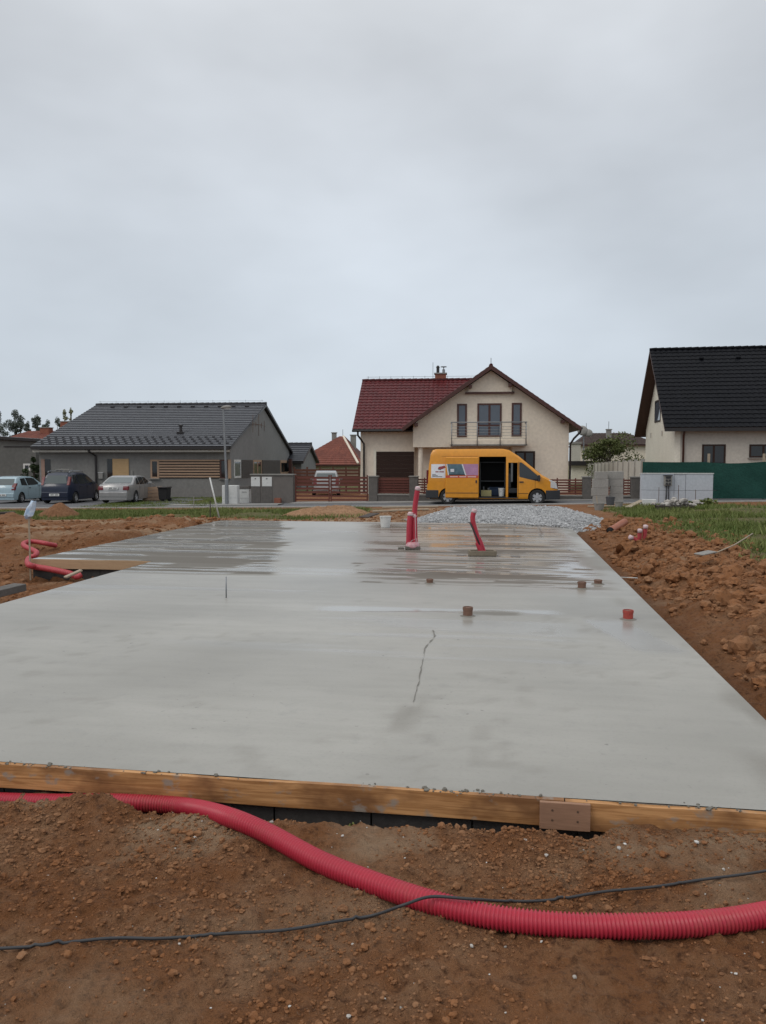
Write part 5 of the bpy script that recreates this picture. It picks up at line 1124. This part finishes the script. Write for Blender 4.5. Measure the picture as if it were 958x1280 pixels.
# weeds at the foot of the insulated wall and the slab front
for k, (px, py, w, h, lb) in enumerate(((884, 634, 26, .34, 'dark weed clump at the end of the insulated wall'), (862, 633, 14, .2, 'small weed clump before the insulated wall'))):
    p = far(px, py); t = thing('weed', lb, 'weed', (p.x, p.y, float(height(p.x, p.y, False)))); r = w/2/F*p.y; leaves('foliage', t, [(0, 0, h*.4), (r*.5, 0, h*.25), (-r*.5, 0, h*.3)], [(r*.6, r*.4, h*.6)]*3, [180, 120, 120], .05, M['grass'], 80+k)
p = hit(441, 1035, (sY, cY, 0), V0-.06); t = thing('weed', 'tiny green weed growing at the foot of the block footing', 'weed', p); leaves('foliage', t, [(0, 0, .0)], [(.03, .02, .025)], [60], .008, M['grass'], 90)

# ------------------------------------------------------------------ vehicles
def loft(prof, W, zlev, wheels, wr, bot, belt, tum, ends, skip=(), nst=70, edge=.05):
    L = max(p[0] for p in prof); x0 = min(p[0] for p in prof)
    px_, pz_ = [p[0] for p in prof], [p[1] for p in prof]
    T = lambda x: float(np.interp(x, px_, pz_))
    ra = wr*1.16
    def Bt(x):
        b = bot
        for xw in wheels:
            d = abs(x-xw)
            if d < ra: b = max(b, wr+math.sqrt(max(0, ra*ra-d*d))*1.0)
        return b
    def Wd(x):
        a = max(0, (x0+ends[0]-x)/ends[0]); b = max(0, (x-(L-ends[1]))/ends[1]); return W/2*(1-ends[2]*a*a-ends[3]*b*b)
    def hwz(x, z): return Wd(x)*.99-tum*max(0, z-belt)
    xs = set(np.linspace(x0, L, nst)) | set(px_)
    for xw in wheels: xs |= set(xw+ra*np.cos(np.linspace(0, math.pi, 13)))
    for s_ in skip: xs |= {s_[0], s_[1]}
    xs = sorted(x for x in xs if x0-1e-6 <= x <= L+1e-6); xs = [x for i, x in enumerate(xs) if i == 0 or x-xs[i-1] > .004]
    nl = len(zlev)+4; mb = MB(); V = []
    for x in xs:
        b, t = Bt(x), T(x); sec = []
        te = max(t-edge, b+.01)
        sec.append((Wd(x)*.965, b))
        for zl in zlev: z = min(max(zl, b+.012), te); sec.append((hwz(x, z), z))
        h = hwz(x, te); sec += [(h, te), (h-edge*.75, t-.004), (0, t)]
        V.append(sec)
    vs = []; idx = {}
    for i, x in enumerate(xs):
        for sd in (1, -1):
            for j, (y, z) in enumerate(V[i]):
                if sd == -1 and j == nl-1: idx[i, sd, j] = idx[i, 1, j]; continue
                idx[i, sd, j] = len(vs); vs.append((x, y*sd, z))
    fs = []
    for i in range(len(xs)-1):
        for sd in (1, -1):
            for j in range(nl-1):
                xm_ = (xs[i]+xs[i+1])/2; zm = (V[i][j][1]+V[i][j+1][1]+V[i+1][j][1]+V[i+1][j+1][1])/4
                if any(sd == s_[4] and s_[0] < xm_ < s_[1] and s_[2] < zm < s_[3] and j < nl-3 for s_ in skip): continue
                q_ = [idx[i, sd, j], idx[i+1, sd, j], idx[i+1, sd, j+1], idx[i, sd, j+1]]; fs.append(tuple(q_ if sd == 1 else q_[::-1]))
    for i in (0, len(xs)-1):
        fs.append(tuple([idx[i, 1, j] for j in range(nl)]+[idx[i, -1, j] for j in range(nl-2, -1, -1)]))
    mb.add(vs, fs); return mb, T, hwz, Wd, L
def wheel(par, x, y, r, w, side, cover=False):
    t = thing('wheel', None, None, (x, y, r)); t.parent = par
    MB().lathe([(r*.62, -w/2), (r*.93, -w/2), (r, -w*.3), (r, w*.3), (r*.93, w/2), (r*.62, w/2)], 28, axis='y', cap=False).build('tyre', M['rubber'], t, smooth=True, auto=50)
    mb = MB(); o_ = side*(w*.36)
    mb.lathe([(r*.70, -side*w*.1), (r*.70, o_), (r*.62, o_+side*.012), (r*.58, o_-side*.02)], 26, axis='y', cap=False)
    for k in range(6 if cover else 5):
        a = 2*math.pi*k/(6 if cover else 5); Mx = Matrix.Rotation(a, 4, 'Y'); mb.box(-r*(.17 if cover else .10), min(o_+side*.01, o_-side*.025), 0, r*(.17 if cover else .10), max(o_+side*.01, o_-side*.025), r*.62, Mx)
    mb.lathe([(r*.2, o_-side*.03), (r*.2, o_+side*.012), (.001, o_+side*.02)], 16, axis='y')
    mb.build('rim', M['alloy'], t, smooth=True, auto=40)
    MB().lathe([(.001, -side*.06), (r*.62, -side*.06), (r*.62, o_-side*.04), (.001, o_-side*.04)], 20, axis='y').build('brake_disc', M['interior'], t)
    return t
def topglass(par, T, hwz, xa, xb, ya, name, m, off=.010, n=8, xcut=None):
    vs = []
    for i in range(n+1):
        x = xa+(xb-xa)*i/n; z = T(x); dz = (T(x+.02)-T(x-.02))/.04; l = math.hypot(1, dz); nx, nz = -dz/l, 1/l
        w = max(.1, hwz(x, z)-ya)
        for k in range(7): y = w*(k/3-1); vs.append((x+nx*off, y, z+nz*off))
    mb = MB(); mb.add(vs, [(i*7+k, i*7+k+1, i*7+k+8, i*7+k+7) for i in range(n) for k in range(6)]); return mb.build(name, m, par, smooth=True)
def sideglass(par, poly, hwz, name, m, sd, off=.008):
    xa, xb = min(p[0] for p in poly)+1e-4, max(p[0] for p in poly)-1e-4; nx_, nz_ = 14, 5; vs = []
    for x in sorted(set(np.linspace(xa, xb, nx_)) | {min(max(p[0], xa), xb) for p in poly}):
        zz = []
        for (p, q) in zip(poly, poly[1:]+poly[:1]):
            if (p[0]-x)*(q[0]-x) <= 0 and abs(p[0]-q[0]) > 1e-9: zz.append(p[1]+(q[1]-p[1])*(x-p[0])/(q[0]-p[0]))
        if not zz: continue
        a, b = min(zz), max(zz)
        for k in range(nz_+1): z = a+(b-a)*k/nz_; vs.append((x, sd*(hwz(x, z)+off), z))
    n = len(vs)//(nz_+1); mb = MB(); mb.add(vs, [(i*(nz_+1)+k, (i+1)*(nz_+1)+k, (i+1)*(nz_+1)+k+1, i*(nz_+1)+k+1) for i in range(n-1) for k in range(nz_)]); return mb.build(name, m, par, smooth=True)
def car(name, label, cat, spec, paint, loc, rz, group, kind):
    L, W = spec['L'], spec['W']; t = thing(name, label, cat, loc, rz, group)
    mb, T, hwz, Wd, L = loft(spec['prof'], W, spec['zlev'], spec['wheels'], spec['wr'], .2, spec['belt'], .42, (.9, .9, .16, .2))
    mb.build('body', paint, t, smooth=True, auto=38)
    MB().box(.25, -W/2+.22, .17, L-.25, W/2-.22, .5).build('underbody', M['interior'], t)
    for xw in spec['wheels']:
        MB().box(xw-spec['wr']*1.25, -W/2+.10, .25, xw+spec['wr']*1.25, W/2-.10, spec['wr']*2.1).build('wheel_arch', M['interior'], t)
        for sd in (1, -1): wheel(t, xw, sd*(W/2-.10), spec['wr'], .19, sd)
    topglass(t, T, hwz, *spec['rearglass'], .09, 'rear_window', M['glass_rear']); topglass(t, T, hwz, *spec['frontglass'], .09, 'windscreen', M['glass_car'])
    for poly in spec['side']:
        for sd in (1, -1): sideglass(t, poly, hwz, 'side_window', M['glass_car'], sd)
    for sd in (1, -1):
        z0, z1, dx, dy = spec['tail']; xb_ = min(p[0] for p in spec['prof'])
        mb = MB(); pr = []
        xt_ = [np.interp(z, [p[1] for p in spec['prof'][:spec['nr']]], [p[0] for p in spec['prof'][:spec['nr']]]) for z in (z0, (z0+z1)/2, z1)]
        wo = Wd(.12)+.006
        mb.prism([(xt_[0]-.012, z0), (xt_[0]+dx*.7, z0), (xt_[1]+dx, (z0+z1)/2), (xt_[2]+dx, z1), (xt_[2]-.012, z1), (xt_[1]-.012, (z0+z1)/2)], sd*(wo-dy) if sd < 0 else wo-dy, sd*wo if sd < 0 else wo)
        mb.build('tail_light', M['lampred'], t, bevel=.01)
        mb = MB(); xh = L-.42; mb.prism([(xh, .62), (L-.03, .60), (L-.10, .74), (xh, .80)], sd*(Wd(L-.2)-.3), sd*(Wd(L-.25)+.01)); mb.build('headlight', M['lampwht'], t)
        xm_ = spec['mirror']; mb = MB(); mb.box(xm_, sd*(W/2-.05), spec['belt']+.0, xm_+.12, sd*(W/2+.16), spec['belt']+.13); mb.build('mirror', paint if kind != 'navy' else M['bumper'], t, bevel=.02)
        for hx_ in spec['handles']: MB().box(hx_, sd*(Wd(hx_)-.01), spec['belt']-.12, hx_+.18, sd*(Wd(hx_)+.022), spec['belt']-.085).build('door_handle', M['bumper'] if kind != 'silver' else paint, t)
        mb = MB()
        for hx_ in spec['seams']: mb.box(hx_, sd*(Wd(hx_)-.02), .33, hx_+.014, sd*(Wd(hx_)*.992+.0015), spec['belt']-.01)
        mb.build('door_gap', M['interior'], t)
    bz = spec['bump']
    MB().prism([(-W/2*.80, bz[0]), (W/2*.80, bz[0]), (W/2*.82, bz[1]), (-W/2*.82, bz[1])], 0, .1, 'x') if 0 else None
    mb = MB(); xb_ = spec['prof'][0][0]; mb.box(xb_-.05, -W/2*.83, bz[0], xb_+.05, W/2*.83, bz[1]); mb.build('rear_bumper', paint if kind != 'strip' else M['bumper'], t, bevel=.03)
    pz = spec['plate']; xp = pz[1]; pl_ = MB().box(xp-.02, -.27, pz[0], xp, .27, pz[0]+.12).build('number_plate', M['plate'], t)
    mb = MB()
    for k in range(7):
        if k != 3: mb.box(xp-.024, -.20+k*.058, pz[0]+.03, xp-.021, -.165+k*.058, pz[0]+.09)
    mb.build('plate_marks', M['ink'], pl_)
    MB().lathe([(.001, 0), (.06, 0), (.06, .012), (.001, .014)], 14, (0, 0, 0)) if 0 else None
    return t, T, hwz
HATCH = dict(L=3.8, W=1.64, prof=[(0, .42), (-.02, .62), (.02, .86), (.10, .98), (.42, 1.34), (.62, 1.43), (1.3, 1.475), (2.0, 1.44), (2.35, 1.34), (3.0, .98), (3.5, .84), (3.72, .68), (3.8, .42)], nr=6,
   zlev=[.32, .52, .74, .93, 1.15], wheels=(.62, 3.06), wr=.285, belt=.93, rearglass=(.12, .41), frontglass=(2.40, 2.98), tail=(.72, 1.10, .12, .2),
   side=[[(.62, .98), (1.22, .96), (1.22, 1.36), (.72, 1.34)], [(1.30, .96), (2.62, .98), (2.25, 1.31), (2.0, 1.37), (1.30, 1.38)]], mirror=2.45, handles=(1.38,), seams=(1.26, 2.55), bump=(.32, .56), plate=(.40, -.055))
MPV = dict(L=4.05, W=1.70, prof=[(0, .42), (-.02, .66), (.02, .92), (.08, 1.02), (.30, 1.50), (.45, 1.60), (1.3, 1.655), (2.1, 1.62), (2.5, 1.50), (3.2, 1.06), (3.7, .90), (3.95, .70), (4.05, .42)], nr=6,
   zlev=[.32, .55, .8, .99, 1.28], wheels=(.68, 3.28), wr=.30, belt=.99, rearglass=(.10, .29), frontglass=(2.55, 3.15), tail=(.98, 1.42, .13, .14),
   side=[[(.48, 1.06), (1.05, 1.03), (1.05, 1.52), (.52, 1.50)], [(1.12, 1.03), (1.98, 1.03), (1.98, 1.53), (1.12, 1.53)], [(2.05, 1.03), (2.95, 1.06), (2.42, 1.46), (2.05, 1.53)]], mirror=2.7, handles=(1.2, 2.1), seams=(1.08, 2.02, 2.85), bump=(.32, .62), plate=(.42, -.055))
SALOON = dict(L=4.5, W=1.73, prof=[(0, .42), (-.03, .66), (.0, .86), (.10, .99), (.55, 1.02), (1.15, 1.33), (1.55, 1.41), (2.1, 1.425), (2.6, 1.38), (3.35, 1.0), (4.0, .88), (4.4, .70), (4.5, .42)], nr=5,
   zlev=[.32, .52, .74, .93, 1.15], wheels=(.92, 3.62), wr=.31, belt=.93, rearglass=(.60, 1.14), frontglass=(2.66, 3.30), tail=(.70, .90, .22, .26),
   side=[[(1.0, .97), (1.42, .96), (1.42, 1.30), (1.25, 1.28)], [(1.49, .96), (2.14, .96), (2.14, 1.34), (1.52, 1.33)], [(2.20, .96), (3.05, .98), (2.55, 1.31), (2.2, 1.34)]], mirror=2.75, handles=(1.45, 2.3), seams=(1.4, 2.17, 3.05), bump=(.34, .60), plate=(.74, -.035))
GC = 'cars parked before the grey bungalow'
def place(pxc, pyb): p = far(pxc, pyb); return (p.x, p.y, float(zfar(p.x, p.y))+.013)
hz = R(90-3)
c1, _, _ = car('parked_car', 'pale blue hatchback parked at the end of the row', 'car', HATCH, M['p_blue'], place(3, 629.8), hz, GC, 'blue')
c2, T, hwz = car('parked_car', 'dark navy people carrier with roof rack parked mid row', 'car', MPV, M['p_navy'], place(69, 630.3), hz, GC, 'navy')
mb = MB()
for sd in (1, -1): mb.tube([(.5, sd*.58, 1.63), (.55, sd*.58, 1.70), (2.0, sd*.58, 1.71), (2.1, sd*.58, 1.65)], .02, 7)
mb.build('roof_rail', M['steel'], c2)
for x_ in (.8, 1.7): MB().box(x_, -.62, 1.715, x_+.06, .62, 1.745).build('roof_bar', M['steel'], c2)
mb = MB(); mb.box(.75, -.45, 1.75, 1.2, -.12, 1.82); mb.tube([(.7, .25, 1.78), (1.9, .3, 1.78)], .035, 8); mb.tube([(.7, .05, 1.78), (1.9, .08, 1.78)], .025, 8); mb.build('bike_carrier', M['cap'], c2)
c3, _, _ = car('parked_car', 'silver saloon parked nearest the black wheeled bin', 'car', SALOON, M['p_silver'], place(142, 630.2), hz, GC, 'silver')
p = hit(408, 618, (0, 1, 0), 45.0)
c4 = dup(c1, (p.x, p.y, float(zfar(p.x, p.y))), R(90+4), 'pale hatchback standing behind the red slatted gate', 'cars standing in yards', {M['p_blue']: M['p_silver']})
c4['group'] = 'cars standing in yards'
p = hit(-6, 618, (0, 1, 0), 47.5); c5 = dup(c1, (p.x, p.y, float(zfar(p.x, p.y))+.01), R(90), 'dark maroon car showing its roof behind the pale blue hatchback', GC, {M['p_blue']: M['p_dark']})

# van
VP = [(0, .30), (-.02, .7), (.02, 1.2), (.07, 1.8), (.13, 2.2), (.22, 2.37), (.36, 2.41), (3.25, 2.42), (3.5, 2.37), (3.9, 2.12), (4.9, 1.30), (5.15, 1.17), (5.45, .99), (5.60, .74), (5.64, .5), (5.60, .28)]
A = far(534, 631); W = 1.96
vx, vy = A.x+sY*W/2, A.y+cY*W/2
van = thing('delivery_van', 'yellow high roofed van with its side door slid open on the street', 'van', (vx, vy, float(zfar(vx, vy))+.015), -YAW)
mb, T, hwz, Wd, L = loft(VP, W, [.33, .48, .66, 1.0, 1.2, 1.45, 1.82, 2.08], (.90, 4.72), .335, .27, 1.2, .14, (.5, 1.0, .05, .16), skip=[(2.24, 3.39, .33, 2.08, -1), (3.49, 3.88, .33, 1.82, -1)], edge=.09)
mb.build('body', M['van_y'], van, smooth=True, auto=35)
mb = MB(); mb.box(.12, -.93, .24, 5.2, .93, .31); mb.box(1.9, -.88, .312, 3.42, .88, .36); mb.build('floor_pan', M['interior'], van)
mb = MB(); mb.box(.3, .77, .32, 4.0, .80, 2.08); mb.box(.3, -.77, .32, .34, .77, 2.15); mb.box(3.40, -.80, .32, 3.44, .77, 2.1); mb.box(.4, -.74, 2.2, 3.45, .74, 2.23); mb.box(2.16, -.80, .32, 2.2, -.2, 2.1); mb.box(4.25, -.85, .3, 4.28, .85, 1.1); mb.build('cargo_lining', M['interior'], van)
mb = MB()
for z in (.98, 1.82): mb.box(2.22, .2, z, 3.38, .765, z+.035)
for x_ in (2.24, 3.33): mb.box(x_, .2, .36, x_+.04, .24, 1.8)
mb.build('shelf_rack', M['shelf'], van)
mb = MB(); mb.box(3.5, -.75, .5, 3.95, -.2, .72); mb.box(3.48, -.75, .72, 3.62, -.2, 1.35); mb.box(3.5, -.62, 1.36, 3.6, -.34, 1.58); mb.build('cab_seat', M['bumper'], van, bevel=.03)
MB().box(3.60, -.94, 1.0, 3.68, -.90, 1.80).build('grab_handle', M['shelf'], van)
# slid-open side door with its printed picture
yo = -(W/2+.075)
sd_ = MB(); sd_.box(.80, yo, .30, 2.235, yo+.055, 2.06); sdo = sd_.build('sliding_door', M['van_y'], van, bevel=.025)
def vinyl(name, poly, y, m, par, th=.004): return MB().prism(poly, y-th, y-.0005).build(name, m, par)
vinyl('picture_panel', [(.93, 1.275), (1.66, 1.275), (1.50, 1.76), (.84, 1.76)], yo, M['g_blue'], sdo)
vinyl('picture_band', [(.93, 1.276), (1.66, 1.276), (1.64, 1.33), (.91, 1.33)], yo-.0045, M['g_dark'], sdo); vinyl('picture_window', [(1.02, 1.42), (1.18, 1.42), (1.18, 1.55), (1.02, 1.55)], yo-.0045, M['g_white'], sdo)
vinyl('white_divider', [(1.655, 1.275), (1.71, 1.275), (1.55, 1.76), (1.495, 1.76)], yo-.0045, M['g_white'], sdo); vinyl('white_divider', [(.915, 1.275), (.96, 1.275), (.88, 1.76), (.835, 1.76)], yo-.0045, M['g_white'], sdo)
vinyl('picture_panel', [(1.72, 1.275), (2.215, 1.275), (2.215, 1.76), (1.56, 1.76)], yo, M['g_pink'], sdo)
vinyl('red_band', [(.815, 1.165), (2.215, 1.165), (2.215, 1.268), (.815, 1.268)], yo, M['g_red'], sdo)
mb = MB(); x_ = 1.0
for wd in (.34, .30, .36): mb.prism([(x_, 1.195), (x_+wd, 1.195), (x_+wd, 1.235), (x_, 1.235)], yo-.0075, yo-.0045); x_ += wd+.06
mb.build('band_lettering', M['g_pale'], sdo)
mb = MB(); mb.box(.82, yo-.012, .505, 2.22, yo-.0005, .525); mb.build('rub_strip', M['bumper'], sdo)
MB().box(2.10, yo-.03, .94, 2.16, yo-.001, 1.07).build('handle', M['bumper'], sdo, bevel=.008)
yb = -(hwz(.5, 1.4)+.010); mb = MB(); q = []
def bodypanel(name, x0, z0, x1, z1, m, off):
    vs = []; nx_, nz_ = 6, 4
    for j in range(nz_+1):
        for i in range(nx_+1): x_ = x0+(x1-x0)*i/nx_; z = z0+(z1-z0)*j/nz_; vs.append((x_, -(hwz(x_, z)+off), z))
    b_ = MB(); b_.add(vs, [(j*(nx_+1)+i, j*(nx_+1)+i+1, (j+1)*(nx_+1)+i+1, (j+1)*(nx_+1)+i) for j in range(nz_) for i in range(nx_)]); return b_.build(name, m, van)
gp_ = bodypanel('white_graphic', .17, 1.16, .798, 1.755, M['g_white'], .006)
def deco(name, poly, m, off): b_ = MB(); b_.add([(x_, -(hwz(x_, z)+off), z) for x_, z in poly], [tuple(range(len(poly)))]); return b_.build(name, m, gp_)
deco('logo_roof', [(.46, 1.56), (.62, 1.53), (.80, 1.60), (.76, 1.69), (.50, 1.64)], M['g_maroon'], .009); deco('logo_front', [(.48, 1.52), (.60, 1.50), (.61, 1.525), (.47, 1.555)], M['ink'], .009)
mb = MB(); x_ = .36
for wd in (.14, .20): mb.add([(a, -(hwz(a, b)+.009), b) for a, b in ((x_, 1.40), (x_+wd, 1.40), (x_+wd, 1.445), (x_, 1.445))], [(0, 1, 2, 3)]); x_ += wd+.03
mb.build('logo_lettering', M['g_maroon'], gp_)
mb = MB()
for z, w_ in ((1.30, .16), (1.25, .24), (1.205, .44)): mb.add([(a, -(hwz(a, b)+.009), b) for a, b in ((.22, z), (.22+w_, z), (.22+w_, z+.022), (.22, z+.022))], [(0, 1, 2, 3)])
mb.build('small_lettering', M['ink'], gp_)
# cab glass, bumpers, lights, trim
sideglass(van, [(3.96, 1.22), (4.35, 1.12), (4.80, 1.02), (4.86, 1.16), (4.32, 1.62), (4.05, 1.83), (3.96, 1.83)], hwz, 'cab_window', M['glass_car'], -1); sideglass(van, [(3.5, 1.18), (4.80, 1.08), (4.86, 1.2), (4.10, 1.83), (3.5, 1.83)], hwz, 'cab_window', M['glass_car'], 1)
topglass(van, T, hwz, 3.98, 4.86, .10, 'windscreen', M['glass_car'], .012)
def wrapx(name, x0, x1, z0, z1, m, off=.02, n=14):
    vs = []
    xs = np.linspace(x0, x1, n)
    for x_ in xs:
        for sd in (-1,): vs += [(x_, sd*(Wd(x_)+off), z0), (x_, sd*(Wd(x_)+off), z1)]
    ring = [(x_, -(Wd(x_)+off)) for x_ in xs]; ring = ring+[(x_, -y) for x_, y in ring[::-1]]
    return MB().prism(ring, z0, z1, 'z').build(name, m, van, bevel=.02)
wrapx('front_bumper', 5.08, 5.68, .25, .64, M['bumper']); wrapx('rear_bumper', -.06, .50, .28, .63, M['bumper'], .012)
MB().prism([(4.36, .36), (5.10, .36), (5.10, .62), (4.98, .74), (4.48, .74), (4.36, .62)], -W/2-.003, -W/2+.2).build('front_wheel_trim', M['interior'], van) if 0 else None
MB().prism([(5.10, .78), (5.58, .70), (5.50, .96), (5.30, 1.08), (5.16, 1.08)], -(Wd(5.35)+.006), -(Wd(5.35)-.25)).build('headlight', M['lampwht'], van, bevel=.01); MB().prism([(5.10, .78), (5.58, .70), (5.50, .96), (5.30, 1.08), (5.16, 1.08)], Wd(5.35)-.25, Wd(5.35)+.006).build('headlight', M['lampwht'], van, bevel=.01)
for sd in (-1, 1): MB().box(-.035, sd*(Wd(0)-.14) if sd > 0 else sd*Wd(0), .9, .05, sd*Wd(0) if sd > 0 else sd*(Wd(0)-.14), 1.5).build('tail_light', M['lampred'], van, bevel=.01)
for sd in (-1, 1): m_ = MB().box(4.74, min(sd*.93, sd*1.13), 1.02, 4.83, max(sd*.93, sd*1.13), 1.30).build('mirror', M['bumper'], van, bevel=.03)
mb = MB(); mb.box(2.22, -.985, .30, 3.92, -.955, .335); mb.build('door_sill', M['bumper'], van)
mb = MB(); mb.box(.62, -(hwz(1, 2.08)+.004), 2.095, 2.2, -(hwz(1, 2.08)-.02), 2.105); mb.build('door_rail', mat('dark orange paint seam', (.25, .10, .01), (.22, .09, .01), 3, .5), van)  # seam line in a darker orange than the body
mb = MB()
for x_, z0, z1 in ((3.915, .34, 1.86), (4.62, .75, 1.06)): mb.box(x_, -(hwz(x_, .9)+.0025), z0, x_+.014, -.9, z1)
mb.box(3.92, -(W/2+.002), .50, 4.34, -.9, .515); mb.build('door_gap', M['interior'], van)
MB().box(3.96, -(W/2+.02), .97, 4.14, -W/2+.03, 1.02).build('door_handle', M['bumper'], van)
for xw in (.90, 4.72):
    MB().box(xw-.40, -W/2+.13, .3, xw+.40, W/2-.13, .76).build('wheel_arch', M['interior'], van)
    for sd in (1, -1): wheel(van, xw, sd*(W/2-.11), .335, .22, sd, True)
# load standing inside the van
def vanpt(x_, y_, z): return (vx+x_*cY+y_*sY, vy-x_*sY+y_*cY, van.location.z+z)
t = thing('bucket', 'white bucket standing inside the open van', 'bucket', vanpt(3.22, -.55, .362)); MB().lathe([(.12, 0), (.15, .32), (.16, .32), (.16, .35), (.13, .34), (.001, .1)], 18).build('shell', M['white_pl'], t, smooth=True, auto=40); MB().tube([(-.15, -.02, .3), (-.1, -.13, .2), (.1, -.13, .2), (.15, -.02, .3)], .006, 5).build('handle', M['steel'], t)
t = thing('tool_crate', 'pale yellow tool crate inside the open van doorway', 'crate', vanpt(2.55, -.5, .362), -YAW); mb = MB(); mb.box(-.22, -.15, 0, .22, -.13, .26); mb.box(-.22, .13, 0, .22, .15, .26); mb.box(-.22, -.13, 0, -.2, .13, .26); mb.box(.2, -.13, 0, .22, .13, .26); mb.box(-.2, -.13, 0, .2, .13, .02); mb.build('box', M['yellowbox'], t); mb = MB(); mb.tube([(-.1, 0, .05), (-.12, 0, .42)], .03, 8); mb.tube([(.08, 0, .05), (.1, 0, .36)], .045, 8); mb.build('tools', M['shelf'], t)
t = thing('storage_box', 'dark blue storage box under the van shelf', 'box', vanpt(2.98, .1, .362), -YAW); MB().box(-.3, -.2, 0, .3, .2, .34).build('box', M['bluebox'], t, bevel=.02); MB().box(-.32, -.22, .343, .32, .22, .38).build('lid', M['bluebox'], t)

# ------------------------------------------------------------------ sky and light
EL, AZ = 46, 238       # sun behind the cloud: front left, above the camera's shoulder
w = bpy.data.worlds.new('World'); SC.world = w; w.use_nodes = True; nt = w.node_tree; N = nt.nodes; Lk = nt.links
bg = N['Background']; sky = N.new('ShaderNodeTexSky'); sky.sky_type = 'NISHITA'; sky.sun_disc = False; sky.sun_elevation = R(EL); sky.sun_rotation = R(AZ)
tc = N.new('ShaderNodeTexCoord'); sep = N.new('ShaderNodeSeparateXYZ'); Lk.new(tc.outputs['Generated'], sep.inputs[0])
rp = N.new('ShaderNodeValToRGB'); Lk.new(sep.outputs['Z'], rp.inputs[0])
K = 10.0
def el(c): return tuple(x for x in c)
stops = [(0.0, (.46, .51, .56)), (.06, (.445, .495, .55)), (.25, (.50, .543, .592)), (.42, (.58, .612, .655)), (.60, (.66, .68, .70)), (1.0, (.98, 1.0, 1.02))]
rp.color_ramp.interpolation = 'B_SPLINE'; rp.color_ramp.elements[0].position = 0; rp.color_ramp.elements[0].color = (*stops[0][1], 1); rp.color_ramp.elements[1].position = 1; rp.color_ramp.elements[1].color = (*stops[-1][1], 1)
for p_, c in stops[1:-1]: e = rp.color_ramp.elements.new(p_); e.color = (*c, 1)
mp = N.new('ShaderNodeMapping'); Lk.new(tc.outputs['Generated'], mp.inputs[0]); mp.inputs['Scale'].default_value = (1, .6, 2.2); mp.inputs['Rotation'].default_value = (.2, .5, 0)
nz = N.new('ShaderNodeTexNoise'); Lk.new(mp.outputs[0], nz.inputs['Vector']); nz.inputs['Scale'].default_value = 1.25; nz.inputs['Detail'].default_value = 5; nz.inputs['Roughness'].default_value = .5
mr = N.new('ShaderNodeMapRange'); Lk.new(nz.outputs[0], mr.inputs[0]); mr.inputs[1].default_value = .34; mr.inputs[2].default_value = .66; mr.inputs[3].default_value = .83*K; mr.inputs[4].default_value = 1.24*K
vm = N.new('ShaderNodeVectorMath'); vm.operation = 'SCALE'; Lk.new(rp.outputs[0], vm.inputs[0]); Lk.new(mr.outputs[0], vm.inputs['Scale'])
mx = N.new('ShaderNodeMix'); mx.data_type = 'RGBA'; mx.inputs[0].default_value = .95; Lk.new(sky.outputs[0], mx.inputs[6]); Lk.new(vm.outputs[0], mx.inputs[7]); Lk.new(mx.outputs[2], bg.inputs[0]); bg.inputs[1].default_value = .1
sl_ = bpy.data.lights.new('sun', 'SUN'); sl_.energy = .8; sl_.angle = R(25); sl_.color = (1, .96, .9); so = bpy.data.objects.new('sun', sl_); SC.collection.objects.link(so)
az = R(AZ); so.rotation_euler = Vector((math.sin(az)*math.cos(R(EL)), math.cos(az)*math.cos(R(EL)), math.sin(R(EL)))).to_track_quat('Z', 'Y').to_euler()
SC.view_settings.view_transform = 'Standard'; SC.view_settings.look = 'None'; SC.view_settings.gamma = 1; SC.view_settings.exposure = .22; SC.view_settings.use_curve_mapping = False
SC.render.engine = 'CYCLES'; SC.cycles.use_denoising = True; SC.cycles.max_bounces = 6
